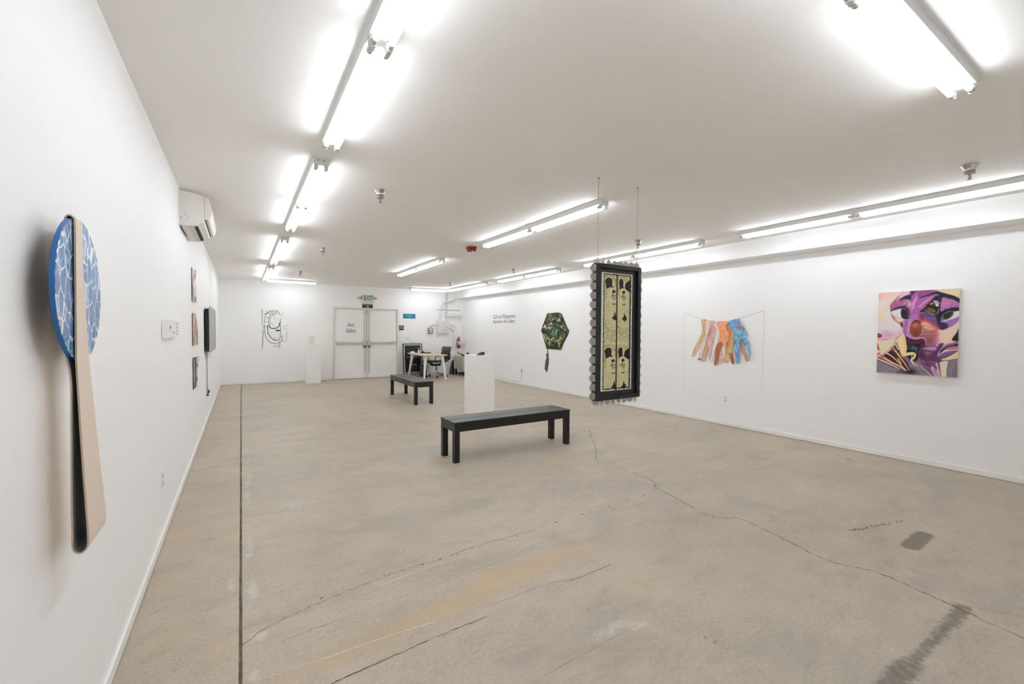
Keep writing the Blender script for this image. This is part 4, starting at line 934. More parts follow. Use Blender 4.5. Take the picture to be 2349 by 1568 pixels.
    F([(342, 500), (400, 478), (470, 466), (478, 540), (474, 592), (430, 582), (378, 565)], (233, 229, 226), 4)
    S([(340, 486), (400, 455), (460, 437), (520, 442), (560, 470)], 16, (24, 24, 34), 3, w1=26); E(505, 520, 34, 62, (20, 18, 26), 0, 4); S([(512, 452), (532, 500), (524, 550), (490, 590)], 7, (120, 120, 130), 3); E(556, 520, 34, 64, (24, 20, 34), 0, 6); E(540, 575, 44, 26, (34, 28, 46), 0, 6)
    for a, b_ in (((500, 436), (530, 398)), ((520, 440), (556, 412)), ((560, 470), (622, 458)), ((565, 492), (622, 486)), ((565, 520), (626, 520)), ((565, 545), (612, 552)), ((550, 575), (606, 590))): S([a, b_], 12, (24, 20, 32), 3, w1=3)
    for yy in (482, 505, 534, 560): S([(560, yy), (612, yy - 2)], 7, (180, 110, 170), 3)
    S([(372, 560), (395, 610), (440, 645), (480, 665), (505, 640)], 26, (214, 138, 164), 10, w1=14); F([(400, 580), (450, 592), (505, 596), (500, 625), (460, 640), (420, 622)], (238, 218, 186), 8)
    F([(465, 672), (495, 650), (500, 700), (490, 715)], (82, 24, 52), 4)
    # chin of the pale face, lips
    F([(150, 918), (280, 890), (412, 862), (402, 920), (360, 990), (300, 1050), (190, 1115), (140, 1125), (150, 1000)], (236, 217, 184), 5); S([(412, 868), (392, 935), (340, 1010), (270, 1070), (190, 1110)], 26, (196, 172, 206), 10)
    F([(140, 915), (166, 930), (196, 1042), (140, 1005)], (182, 66, 66), 3, smooth=False); F([(140, 1090), (194, 1056), (190, 1082), (140, 1118)], (196, 84, 84), 3, smooth=False); S([(163, 920), (170, 960), (194, 1040)], 4, (240, 190, 180), 3)
    # hair
    F([(495, 785), (520, 810), (540, 880), (556, 1000), (550, 1060), (515, 1125), (478, 1090), (452, 1010), (420, 930), (400, 900), (425, 868), (470, 838)], (238, 204, 118), 5)
    for k in range(16):
        t_ = rs.uniform(0, 1); S([(430 + 65 * t_, 870 - 50 * t_), (450 + 75 * t_, 960), (485 + 50 * t_, 1080)], rs.uniform(4, 10), ((246, 226, 178), (226, 178, 90), (240, 212, 140), (246, 234, 214))[k % 4], 4, .8)
    S([(500, 790), (530, 880), (550, 980), (545, 1050)], 9, (240, 214, 214), 4); S([(392, 940), (410, 960), (440, 1020)], 14, (240, 232, 224), 5)
    S([(530, 1092), (590, 1080), (640, 1076), (666, 1096), (655, 1135), (625, 1165), (632, 1200), (670, 1236), (712, 1250)], 46, (242, 216, 142), 5, w1=8); S([(545, 1090), (620, 1095), (625, 1140), (612, 1170), (650, 1225)], 14, (240, 232, 206), 6, w1=5)
    S([(355, 1000), (430, 1070), (500, 1170), (592, 1312)], 40, (206, 132, 62), 6, w1=8); S([(395, 1040), (450, 1110), (520, 1200), (594, 1314)], 14, (240, 222, 200), 4, w1=6); S([(350, 1005), (420, 1080)], 10, (120, 70, 36), 5)
    S([(285, 1072), (360, 1120), (440, 1195), (552, 1316)], 18, (240, 204, 138), 4, w1=10); S([(440, 1150), (480, 1220)], 26, (206, 150, 100), 8)
    S([(205, 1110), (260, 1140), (350, 1200), (470, 1255), (550, 1314)], 30, (222, 146, 70), 5, w1=12); S([(230, 1120), (330, 1190), (440, 1240), (545, 1312)], 10, (244, 228, 214), 4); S([(215, 1130), (240, 1120)], 20, (204, 80, 50), 5)
    S([(150, 1145), (240, 1185), (340, 1230), (450, 1285)], 22, (238, 208, 120), 5, w1=8); S([(200, 1165), (300, 1215), (420, 1270)], 7, (240, 236, 230), 3); S([(170, 1165), (260, 1215), (400, 1275)], 7, (40, 30, 36), 4)
    return p.c
o = sheet('painted_face', lambda u, v: (-pd - .0008, pw / 2 - pw * u, ph * (1 - v)), 230, 300, mat_attr('oil_paint', .42, .35, bump=.04), PT, faces,
          quad=((172, 238), (1258, 181), (1238, 1412), (148, 1337)))

# ------------------------------------------------------------------ right wall: cut-out legs on a string
LG = thing('textile_artwork', 'row of overlapping cut-out legs in skin tones and blue hung on a string', 'artwork', (XR, 3.94, .92))
def wl(y, z, d): return (-d, y - 3.94, z - .92)
def cloth_mat(name, a, b_, sc, stretch=(1, 1, 1), lo=.4, hi=.6):
    if name in MATS: return MATS[name]
    m = bpy.data.materials.new(name); m.use_nodes = True; n, l = m.node_tree.nodes, m.node_tree.links; b = n['Principled BSDF']; b.inputs['Roughness'].default_value = .85; b.inputs['Specular IOR Level'].default_value = .15
    tc = n.new('ShaderNodeTexCoord'); mp = n.new('ShaderNodeMapping'); mp.inputs['Scale'].default_value = stretch; nz = n.new('ShaderNodeTexNoise'); nz.inputs['Scale'].default_value = sc; nz.inputs['Detail'].default_value = 4
    r = n.new('ShaderNodeValToRGB'); r.color_ramp.elements[0].position = lo; r.color_ramp.elements[1].position = hi; r.color_ramp.elements[0].color = lin(a) + (1,); r.color_ramp.elements[1].color = lin(b_) + (1,)
    l.new(tc.outputs['Object'], mp.inputs[0]); l.new(mp.outputs[0], nz.inputs['Vector']); l.new(nz.outputs['Fac'], r.inputs[0]); l.new(r.outputs[0], b.inputs['Base Color'])
    MATS[name] = m; return m
def blue_cloth():
    m = cloth_mat('blue_floral_cloth', (118, 156, 212), (132, 206, 230), 16); n, l = m.node_tree.nodes, m.node_tree.links; b = n['Principled BSDF']
    tc = [k for k in n if k.type == 'TEX_COORD'][0]; old = b.inputs['Base Color'].links[0].from_socket
    for sc, lo, hi, c in ((11, .555, .575, (176, 120, 130)), (17, .60, .615, (58, 150, 168))):
        nz = n.new('ShaderNodeTexNoise'); nz.inputs['Scale'].default_value = sc; nz.inputs['Detail'].default_value = 3; nz.inputs['Distortion'].default_value = 1.2
        r = n.new('ShaderNodeMapRange'); r.inputs[1].default_value = lo; r.inputs[2].default_value = hi; x = n.new('ShaderNodeMix'); x.data_type = 'RGBA'; x.inputs[7].default_value = lin(c) + (1,)
        l.new(tc.outputs['Object'], nz.inputs['Vector']); l.new(nz.outputs['Fac'], r.inputs[0]); l.new(r.outputs[0], x.inputs[0]); l.new(old, x.inputs[6]); old = x.outputs[2]
    l.new(old, b.inputs['Base Color']); return m
LEGS = [
 ('tan10', .010, cloth_mat('tan_cloth', (186, 156, 126), (206, 180, 150), 14), [(3.618, 1.34), (3.572, 1.275), (3.551, 1.177), (3.505, 1.098), (3.494, 1.018), (3.539, 1.007), (3.568, 1.086), (3.615, 1.165)]),
 ('tan6', .008, cloth_mat('sand_cloth', (204, 170, 128), (222, 194, 156), 14), [(3.865, 1.24), (3.797, 1.28), (3.775, 1.14), (3.793, 1.047), (3.811, .966), (3.86, .968), (3.852, 1.081)]),
 ('pink5', .012, cloth_mat('blush_cloth', (222, 180, 160), (238, 206, 190), 18), [(3.95, 1.23), (3.88, 1.22), (3.867, 1.089), (3.89, .966), (3.959, .952), (3.941, 1.057)]),
 ('cream', .016, cloth_mat('cream_cloth', (228, 218, 206), (240, 232, 222), 14), [(3.904, 1.25), (3.864, 1.21), (3.851, 1.099), (3.861, 1.033), (3.882, 1.107), (3.919, 1.181)]),
 ('tan_l', .010, cloth_mat('buff_cloth', (206, 172, 128), (224, 196, 160), 16), [(4.255, 1.63), (4.158, 1.613), (4.146, 1.512), (4.165, 1.376), (4.206, 1.297), (4.259, 1.257), (4.312, 1.176), (4.366, 1.085), (4.393, 1.029), (4.444, 1.031), (4.423, 1.082), (4.379, 1.194), (4.304, 1.315), (4.262, 1.414), (4.253, 1.502), (4.276, 1.581)]),
 ('tanb', .016, cloth_mat('buff_cloth', (206, 172, 128), (224, 196, 160), 16), [(4.203, 1.191), (4.173, 1.26), (4.13, 1.222), (4.16, 1.114), (4.18, 1.045), (4.195, .981), (4.232, .983)]),
 ('rosy', .022, cloth_mat('rose_cloth', (196, 146, 134), (230, 190, 182), 9, (1, 1, .5)), [(4.137, 1.594), (4.033, 1.592), (4.006, 1.511), (4.004, 1.397), (4.027, 1.301), (4.056, 1.205), (4.096, 1.088), (4.11, .99), (4.127, 1.067), (4.13, 1.202), (4.174, 1.337), (4.176, 1.415), (4.135, 1.492)]),
 ('pale', .028, cloth_mat('pale_pink_cloth', (232, 206, 196), (242, 222, 214), 12), [(4.179, 1.599), (4.105, 1.598), (4.114, 1.511), (4.134, 1.415), (4.164, 1.337), (4.173, 1.25), (4.203, 1.171), (4.234, 1.071), (4.248, .977), (4.309, .974), (4.293, 1.039), (4.284, 1.138), (4.28, 1.197), (4.227, 1.297), (4.176, 1.395), (4.183, 1.502)]),
 ('white', .030, cloth_mat('white_cloth', (228, 220, 216), (240, 236, 232), 10), [(4.032, 1.568), (3.971, 1.582), (3.975, 1.511), (3.943, 1.416), (3.952, 1.341), (3.975, 1.245), (4.014, 1.158), (4.043, 1.052), (4.073, .964), (4.094, .972), (4.065, 1.089), (4.056, 1.205), (4.022, 1.301), (4.004, 1.397), (4.005, 1.492), (4.032, 1.53)]),
 ('brownr', .012, cloth_mat('rust_cloth', (166, 96, 66), (190, 118, 88), 26), [(3.794, 1.14), (3.746, 1.14), (3.72, 1.023), (3.719, .959), (3.748, .952), (3.773, 1.02)]),
 ('pink9', .016, cloth_mat('powder_cloth', (228, 192, 186), (240, 212, 206), 12), [(3.747, 1.19), (3.705, 1.21), (3.67, 1.09), (3.658, .99), (3.705, .973), (3.721, 1.041)]),
 ('tan8', .024, cloth_mat('camel_cloth', (194, 152, 106), (214, 176, 132), 18), [(3.813, 1.579), (3.755, 1.574), (3.715, 1.482), (3.708, 1.345), (3.729, 1.206), (3.746, 1.104), (3.785, 1.121), (3.816, 1.25), (3.785, 1.38), (3.83, 1.473), (3.831, 1.529)]),
 ('brownl', .034, cloth_mat('rust_cloth', (166, 96, 66), (190, 118, 88), 26), [(3.965, 1.26), (3.901, 1.29), (3.89, 1.248), (3.924, 1.181), (3.947, 1.104), (3.97, .961), (3.979, .922), (4.025, .919), (4.012, 1.035), (4.004, 1.159)]),
 ('orange', .036, cloth_mat('apricot_cloth', (234, 152, 106), (244, 176, 136), 24), [(3.982, 1.577), (3.901, 1.59), (3.813, 1.584), (3.831, 1.529), (3.83, 1.473), (3.785, 1.408), (3.789, 1.325), (3.817, 1.269), (3.833, 1.194), (3.864, 1.206), (3.893, 1.257), (3.901, 1.29), (3.965, 1.255), (3.937, 1.36), (3.949, 1.454), (3.98, 1.511)]),
 ('blue', .040, blue_cloth(), [(3.775, 1.597), (3.629, 1.627), (3.623, 1.545), (3.558, 1.491), (3.529, 1.419), (3.537, 1.347), (3.49, 1.277), (3.471, 1.189), (3.456, 1.109), (3.463, 1.029), (3.478, 1.117), (3.506, 1.187), (3.562, 1.257), (3.614, 1.319), (3.622, 1.255), (3.629, 1.165), (3.623, 1.074), (3.625, .974), (3.668, .976), (3.679, 1.071), (3.699, 1.162), (3.696, 1.253), (3.708, 1.345), (3.715, 1.455), (3.754, 1.5), (3.793, 1.538)])]
for nm, d, m, poly in LEGS:
    q = crom(poly, 3, True)
    part('cloth_leg', MB().prism([(a, b) for a, b in q], lambda a, b, dd: wl(a, b, dd), d, d + .0025), m, LG)
part('purple_tip', MB().prism([(4.301, 1.014), (4.241, 1.0), (4.248, .975), (4.309, .974)], lambda a, b, dd: wl(a, b, dd), .031, .033), mat('mauve_cloth', (182, 104, 148), .8), LG)
M_STRING = mat('string', (176, 166, 154), .8)
st = [(4.568, 1.738), (4.246, 1.633), (4.123, 1.608), (3.978, 1.592), (3.819, 1.592), (3.635, 1.628), (3.296, 1.738)]
sd_ = [.006, .03, .033, .036, .036, .04, .006]
part('string', MB().tube([wl(a, b, d) for (a, b), d in zip(st, sd_)], .0022, 6), M_STRING, LG)
for pts in ([(4.575, 1.733), (4.59, 1.432), (4.585, 1.023), (4.584, .798), (4.566, .768), (4.595, .725), (4.564, .656), (4.616, .589), (4.573, .511), (4.575, .47)],
            [(3.295, 1.732), (3.295, 1.525), (3.289, 1.308), (3.30, 1.134), (3.283, .935), (3.299, .882), (3.285, .813), (3.309, .741), (3.278, .683), (3.306, .61), (3.284, .569)]):
    q = crom(pts, 4); part('string_tail', MB().tube([wl(a, b, .004) for a, b in q], .0013, 5), mat('pale_string', (204, 196, 188), .8), LG)
for y, z in ((4.568, 1.738), (3.296, 1.738)): part('nail', MB().lathe([(.004, -.012), (.004, -.010), (.0015, -.009), (.0015, 0)], wl(y, z, 0), 8, 'x'), M_STEEL, LG)
outlet('white outlet plate low on the right wall under the cloth legs', (XR, 3.845, .41), 'right')

# ------------------------------------------------------------------ right wall: green faceted collage with a tassel
HX = thing('faceted_collage', 'green and black faceted six-sided paper collage with a hanging tail on the right wall', 'artwork', (XR, 8.11, .43))
hexo = [(8.392, 1.857), (8.247, 1.855), (8.041, 1.865), (7.924, 1.856), (7.849, 1.822), (7.709, 1.6), (7.631, 1.489), (7.581, 1.443), (7.626, 1.348), (7.689, 1.266), (7.783, 1.142), (7.86, .99), (8.115, .996), (8.342, .999), (8.404, .99), (8.582, 1.343), (8.648, 1.435), (8.566, 1.588)]
rs = np.random.RandomState(7)
cy_, cz_ = 8.115, 1.43
pts = [Vector(p) for p in hexo]; ne = len(pts)
for ring, (f_, k_) in enumerate(((.86, 34), (.7, 34), (.55, 26), (.4, 22), (.25, 14), (.1, 6))):
    for k in range(k_):
        a = 2 * math.pi * (k + rs.uniform(-.3, .3)) / k_; r = f_ * rs.uniform(.88, 1.1)
        rr = 1 / max(abs(math.cos(a)) / .52 + .0, abs(math.sin(a)) / .44, abs(math.cos(a)) / .52 * .92 + abs(math.sin(a)) / .44 * .45)
        pts.append(Vector((cy_ + r * rr * math.cos(a) * .97, cz_ + r * rr * math.sin(a) * .97)))
res = geometry.delaunay_2d_cdt(pts, [(i, (i + 1) % ne) for i in range(ne)], [], 1, 1e-5)
vv, ff = res[0], res[2]
PAL = [(40, 42, 32), (58, 62, 42), (76, 82, 50), (98, 106, 58), (118, 128, 66), (26, 24, 25), (34, 28, 29), (62, 72, 46), (150, 162, 92), (190, 196, 150), (206, 208, 190), (84, 78, 68), (48, 54, 38), (50, 44, 42), (36, 36, 30), (66, 72, 46)]
shard_v, shard_f, shard_c = [], [], []
for q in ff:
    c = sum((vv[i] for i in q), Vector((0, 0))) / len(q); rad = math.hypot((c.x - cy_) / .52, (c.y - cz_) / .44)
    col = PAL[rs.randint(len(PAL))]
    if rad < .2: col = [(40, 120, 134), (64, 140, 96), (60, 84, 52), (90, 170, 180)][rs.randint(4)]
    elif rad < .42 and rs.rand() < .5: col = [(70, 82, 46), (86, 92, 58), (50, 48, 36)][rs.randint(3)]
    elif rad > .86: col = [(38, 36, 33), (52, 56, 38), (80, 94, 48), (58, 50, 48), (110, 126, 62), (34, 32, 32)][rs.randint(5)]
    b0 = len(shard_v); lift = .014 + rs.uniform(0, .006)
    for i in q:
        shard_v.append((-(lift + rs.uniform(-.003, .003)), vv[i].x - 8.11, vv[i].y - .43)); shard_c.append(col)
    shard_f.append(tuple(range(b0, b0 + len(q))))
me = bpy.data.meshes.new('shards'); me.from_pydata(shard_v, [], shard_f); me.update(); set_pigment(me, np.array(shard_c, float))
o = obj('shards', me, mat_attr('glossy_collage', .35, .4), HX); o['kind'] = 'stuff'
part('backing', MB().prism(hexo, lambda a, b, d: (-d, a - 8.11, b - .43), .002, .010), mat('collage_back', (40, 42, 32), .6), HX)
rs = np.random.RandomState(5)
for k in range(26):                                       # longer slivers laid over the facets
    a = rs.uniform(0, 6.28); r = rs.uniform(.2, .8); L_ = rs.uniform(.05, .14); w_ = rs.uniform(.008, .022); c = (cy_ + r * .46 * math.cos(a), cz_ + r * .38 * math.sin(a)); th = a + math.pi / 2 + rs.uniform(-.4, .4)
    d = (math.cos(th), math.sin(th)); n2 = (-d[1], d[0])
    poly = [(c[0] - d[0] * L_, c[1] - d[1] * L_), (c[0] + n2[0] * w_, c[1] + n2[1] * w_), (c[0] + d[0] * L_, c[1] + d[1] * L_), (c[0] - n2[0] * w_ * .6, c[1] - n2[1] * w_ * .6)]
    cc = [(160, 174, 98), (206, 210, 188), (34, 30, 29), (84, 96, 52), (40, 37, 34), (136, 148, 80)][k % 6]
    part('sliver', MB().prism(poly, lambda u, v, dd: (-dd, u - 8.11, v - .43), .024, .0252), mat('sliver_%d_%d_%d' % cc, cc, .4), HX)
for poly, cc in (([(8.402, .992), (8.363, .992), (8.369, .895), (8.41, .885)], (170, 168, 158)), ([(8.428, .885), (8.361, .898), (8.338, .847), (8.391, .783), (8.436, .794)], (84, 88, 70)), ([(8.408, .785), (8.337, .803), (8.344, .654), (8.404, .428), (8.496, .508), (8.456, .722)], (92, 96, 72))):
    part('tail_piece', MB().prism(poly, lambda u, v, dd: (-dd, u - 8.11, v - .43), .006, .012), mat('tail_%d' % cc[0], cc, .45, var=.3, scale=30), HX)
part('tail_edge', MB().prism([(8.352, .80), (8.337, .803), (8.344, .654), (8.404, .428), (8.412, .47), (8.37, .66)], lambda u, v, dd: (-dd, u - 8.11, v - .43), .012, .014), mat('tail_dark', (40, 40, 32), .5), HX)

# ------------------------------------------------------------------ right wall: vinyl title, cord
TX = thing('wall_lettering', 'grey vinyl wall title reading Call and Response Hyperlink at Axis Gallery', 'lettering', (XR, 11.07, 1.72))
M_VIN = mat('vinyl_grey', (84, 84, 86), .6, var=.02)
lettering('Call and Response:', .172, M_VIN, TX, (-.0012, 0, .112), 'right', sx=.935, align='LEFT', name='title_line')
lettering('Hyperlink at Axis Gallery', .135, M_VIN, TX, (-.0012, 0, -.028), 'right', sx=.86, align='LEFT', name='subtitle_line')
t = outlet('white outlet with a thin grey cord on the right wall below the green collage', (XR, 9.52, .40), 'right')
part('cord', MB().tube([(0, -.012, -.02), (0, -.014, -.10), (0, -.012, -.27), (-.03, -.014, -.325), (-.3, -.016, -.330), (-1.2, -.016, -.331)], .004, 6), mat('cord_grey', (178, 176, 172), .5), t, smooth=True)
part('plug', MB().box(-.014, .014, -.03, -.006, -.04, -.012), mat('plug_grey', (150, 148, 146), .5), t, .004)

# ------------------------------------------------------------------ back wall: line drawing
DR = thing('line_drawing', 'unframed white sheet with a bold black line drawing on the back wall', 'drawing', (.729, YB, .926))
dw, dh = .70, 1.03
def ink(X, Y):
    p = Paint(X, Y, (251, 251, 250)); S, E = p.stroke, p.ell; K, G, LGt = (30, 30, 32), (110, 110, 112), (188, 188, 190)
    p.blob(320, 400, 60, 50, (204, 208, 224), .8); p.blob(440, 410, 50, 40, (214, 218, 228), .8); p.blob(600, 1330, 120, 40, (196, 200, 208), .9); p.blob(400, 900, 60, 60, (236, 228, 226), .7)
    S([(155, 145), (158, 350), (166, 570)], 22, (52, 52, 54), 5, w1=10); S([(245, 570), (240, 440), (255, 320), (320, 250), (440, 180), (560, 165), (660, 190), (720, 260), (765, 350)], 12, (70, 70, 72), 5); S([(640, 160), (700, 220), (765, 345)], 14, G, 6)
    E(495, 250, 155, 58, (92, 92, 94), 0, 5); E(495, 250, 138, 46, (232, 232, 230), 0, 5); S([(380, 250), (480, 238), (560, 232)], 8, (110, 110, 112), 5); S([(500, 285), (620, 280)], 8, G, 5)
    S([(300, 160), (310, 300)], 14, (110, 110, 112), 6); S([(200, 180), (215, 240), (290, 280), (340, 262)], 8, (150, 150, 152), 5); S([(260, 290), (300, 278)], 24, (60, 60, 62), 8)
    S([(440, 310), (385, 400), (362, 575)], 16, (70, 70, 72), 5); S([(500, 335), (430, 420), (405, 580)], 10, (120, 120, 122), 5); S([(500, 335), (555, 390), (570, 470)], 9, G, 5); S([(560, 340), (640, 400), (670, 480)], 6, LGt, 5)
    S([(130, 620), (180, 580), (320, 560), (450, 580), (510, 640)], 10, (130, 130, 132), 5); S([(130, 630), (190, 690), (420, 690)], 10, G, 5); S([(510, 640), (440, 660)], 6, LGt, 4)
    S([(752, 430), (752, 540), (735, 620), (670, 710), (560, 755), (450, 745), (395, 700), (385, 620)], 12, (60, 60, 62), 5, w1=30); S([(735, 560), (690, 690), (590, 745), (480, 755)], 26, (66, 66, 68), 6)
    S([(330, 655), (332, 800), (345, 920), (420, 1030), (500, 1110), (580, 1135), (680, 1115), (730, 1040), (750, 850), (755, 640)], 24, (30, 30, 32), 5, w1=14)
    S([(228, 640), (232, 820), (262, 1000), (330, 1130), (430, 1215), (570, 1245), (700, 1225), (790, 1150), (822, 1060), (820, 985)], 20, (74, 74, 76), 5, w1=12); S([(228, 640), (228, 730)], 26, G, 8)
    E(665, 818, 82, 22, (34, 34, 36), 2, 5); S([(765, 990), (780, 1140)], 14, (84, 84, 86), 5); S([(955, 850), (950, 1060), (920, 1150), (850, 1178), (790, 1150)], 9, G, 5); S([(565, 1030), (566, 1140)], 14, G, 5); S([(560, 1150), (545, 1210)], 6, LGt, 4)
    S([(705, 1140), (700, 1395)], 18, (120, 120, 122), 6); S([(770, 1150), (768, 1390)], 9, (160, 160, 162), 5); S([(832, 150), (828, 340)], 10, (176, 176, 178), 5); S([(1005, 660), (890, 680), (845, 730), (890, 768), (1000, 780)], 8, (150, 150, 152), 5); S([(20, 785), (90, 800), (150, 825)], 6, LGt, 5); S([(30, 870), (90, 872), (150, 855)], 6, LGt, 5)
    S([(380, 860), (500, 880), (720, 868)], 6, (206, 200, 200), 5); S([(440, 1000), (560, 940), (700, 930), (860, 970), (900, 1010), (800, 1050), (560, 1040)], 6, (204, 204, 206), 5); S([(190, 690), (190, 840)], 10, (120, 120, 122), 5); S([(660, 450), (690, 470)], 6, LGt, 5); S([(850, 445), (950, 450)], 5, (214, 214, 214), 4)
    for k in range(12): a, b_ = 188 - 3.2 * k, 850 + 49 * k; S([(a, b_), (a - 1.6, b_ + 24)], 22, (34, 34, 36), 5)
    E(398, 790, 12, 12, G, 0, 4)
    return p.c
part('paper', MB().box(-dw / 2, dw / 2, -.004, -.0005, 0, dh), mat('paper_edge', (250, 250, 249), .7), DR)
sheet('ink_drawing', lambda u, v: (-dw / 2 + dw * u, -.0048, dh * (1 - v)), 150, 210, mat_attr('ink_on_paper', .65, .2), DR, ink, quad=((28, 138), (1006, 150), (1000, 1392), (28, 1408)))

# ------------------------------------------------------------------ back wall: signs
EX = thing('exit_sign', 'green EXIT sign with two emergency lamp heads above the double door', 'exit sign', (3.19, YB, 2.245))
M_EX = mat('sign_housing', (214, 206, 198), .45)
part('housing', MB().box(-.165, .165, -.06, 0, 0, .225), M_EX, EX, .006)
part('face_panel', MB().box(-.125, .135, -.0625, -.058, .045, .205), mat('pale_green', (198, 222, 202), .5), EX, .002)
lettering('EXIT', .178, mat('exit_green', (22, 122, 66), .5), EX, (.006, -.0632, .127), 'back', sx=.72, name='exit_letters', bold=.004)
for sx in (-1, 1):
    h_ = part('lamp_arm', MB().box(min(sx * .16, sx * .215), max(sx * .16, sx * .215), -.04, -.01, .10, .17), mat('lamp_grey', (150, 142, 136), .5), EX, .004)
    part('lamp_head', MB().lathe([(.022, -.065), (.038, -.055), (.040, -.02), (.030, -.005), (.02, 0)], (sx * .248, 0, .135), 18, 'y'), M_EX, h_, smooth=True)
t = thing('occupancy_sign', 'small black occupancy sign reading 62 under the exit sign', 'sign', (3.19, YB, 2.085))
M_SIGNB = mat('sign_black', (22, 21, 20), .4); M_SIGNW = mat('sign_white', (232, 230, 226), .5)
part('plate', MB().box(-.152, .152, -.006, 0, 0, .115), M_SIGNB, t, .001)
lettering('MAXIMUM OCCUPANCY', .030, M_SIGNW, t, (0, -.0068, .088), 'back', sx=.84, name='small_line')
lettering('62', .062, M_SIGNW, t, (0, -.0068, .040), 'back', sx=1.15, name='number', bold=.0012)
t = thing('teal_sign', 'plain teal rectangular sign with a short white line right of the door', 'sign', (4.464, YB, 1.797))
part('plate', MB().box(-.20, .20, -.005, 0, 0, .145), mat('teal', (12, 128, 150), .45), t, .001)
mb = MB(); random.seed(3)
for k in range(9): mb.box(-.068 + k * .0155, -.059 + k * .0155, -.0058, -.0052, .060, .080 + random.choice((0, 0, .005)))
part('white_line', mb, mat('sign_pale', (196, 226, 232), .5), t)
t = thing('exit_route_sign', 'small square black sign reading EXIT ROUTE beside the door', 'sign', (4.213, YB, 1.43))
part('plate', MB().box(-.073, .073, -.006, 0, 0, .148), M_SIGNB, t, .001)
lettering('EXIT', .040, M_SIGNW, t, (0, -.0068, .108), 'back', sx=1.1, name='upper_line', bold=.0012)
lettering('ROUTE', .040, M_SIGNW, t, (0, -.0068, .060), 'back', sx=.98, name='lower_line', bold=.0012)
t = thing('switch_plate', 'wide white switch plate above the black sandwich board', 'switch', (4.39, YB, 1.17))
part('cover_plate', MB().box(-.085, .085, -.006, 0, -.058, .058), M_TRIM, t, .003)
for k in (-1, 0, 1): part('rocker', MB().box(k * .05 - .014, k * .05 + .014, -.010, -.005, -.028, .028), mat('rocker_white', (228, 226, 222), .4), t, .003)

# ------------------------------------------------------------------ back wall: electrical gear
M_GEAR = mat('gear_enamel', (226, 226, 225), .45, var=.01); M_COND = mat('painted_conduit', (222, 222, 220), .4, var=.01); M_MET = mat('meter_grey', (132, 136, 132), .5)
EP = thing('electrical_panel', 'white electrical panel box on the back wall below the conduits', 'electrical panel', (5.573, YB, 1.337))
part('cabinet', MB().box(-.20, .20, -.10, 0, 0, .41), M_GEAR, EP, .004)
d_ = part('door', MB().box(-.165, .165, -.108, -.10, .035, .375), M_GEAR, EP, .003)
part('door_slot', MB().box(-.06, .08, -.1095, -.1078, .095, .103), mat('slot_grey', (120, 118, 114), .6), d_)  # thin grey strip marking the slot on the panel door
part('latch', MB().box(.118, .138, -.114, -.108, .15, .21), mat('latch_grey2', (196, 195, 192), .4), d_, .003)
t = thing('large_conduit', 'thick white conduit bending from the electrical panel up to the soffit', 'conduit', (5.472, YB, 1.752))
q = crom([(0, -.068, -.0), (0, -.068, .22), (0, -.068, .38), (.05, -.068, .52), (.16, -.068, .60), (.30, -.068, .615), (.42, -.068, .64), (.49, -.068, .68), (.52, -.068, .72)], 5)
part('pipe', MB().tube([tuple(a) for a in q], .031, 12), M_COND, t, smooth=True)
part('coupling', MB().tube([(0, -.068, .0), (0, -.068, .05)], .037, 12), M_COND, t, smooth=True)
for k, (x, z0, z1) in enumerate(((5.690, 1.978, 2.70), (5.745, 1.978, 2.70))):
    t = thing('thin_conduit', 'thin grey conduit rising from the wall tray to the ceiling, %s of two' % ('left' if k == 0 else 'right'), 'conduit', (x, YB, z0))
    part('pipe', MB().tube([(0, -.013, 0), (0, -.013, z1 - z0)], .012, 8), mat('conduit_grey', (216, 216, 214), .4), t, smooth=True)
    part('fitting', MB().tube([(0, -.013, 0), (0, -.013, .03)], .017, 8), mat('conduit_grey', (216, 216, 214)), t, smooth=True)
t = thing('strut_channel', 'perforated grey metal channel across the conduits on the back wall', 'bracket', (5.80, YB, 2.09))
part('channel', MB().box(-.42, .42, -.012, 0, -.013, .031), mat('strut_grey', (208, 207, 204), .45, metal=.1), t, .001)
for k in range(20): part('slot', MB().box(-.40 + k * .041, -.376 + k * .041, -.0126, -.0118, .004, .014), mat('slot_dark2', (146, 144, 140), .6), t)
t = thing('wiring_tray', 'long white wiring box on the back wall right of the thick conduit', 'wiring box', (5.955, YB, 1.878))
part('trough', MB().box(-.29, .295, -.10, 0, .004, .10), M_GEAR, t, .003)
part('cover', MB().box(-.285, .29, -.104, -.10, .008, .096), M_GEAR, t, .002)
part('drop_pipe', MB().tube([(-.265, -.03, 0), (-.265, -.03, -.135)], .012, 8), M_COND, t, smooth=True)
t = thing('meter_box', 'small grey meter with two white labels left of the electrical panel', 'meter', (5.147, YB, 1.33))
part('case', MB().box(-.085, .085, -.07, 0, 0, .175), M_MET, t, .02)
part('label_upper', MB().box(-.035, .045, -.0715, -.069, .105, .148), M_SIGNW, t)
part('label_lower', MB().box(-.025, .035, -.0715, -.069, .028, .070), M_SIGNW, t)
part('feed_pipe', MB().tube([tuple(a) for a in crom([(.0, -.03, .17), (.005, -.03, .215), (.06, -.03, .262), (.13, -.03, .275), (.222, -.03, .275)], 4)], .011, 8), mat('feed_grey', (168, 167, 163), .45), t, smooth=True)
t = thing('junction_box', 'narrow white disconnect box right of the electrical panel', 'junction box', (5.932, YB, 1.438))
part('case', MB().box(-.058, .062, -.08, 0, 0, .20), M_GEAR, t, .008)
part('side_lever', MB().box(.064, .078, -.06, -.04, .06, .15), mat('lever_grey', (190, 188, 185), .45), t, .003)
part('nipple', MB().tube([(-.155, -.04, .045), (-.09, -.04, .045), (-.02, -.04, -.01)], .011, 8), mat('feed_grey', (168, 167, 163)), t, smooth=True)
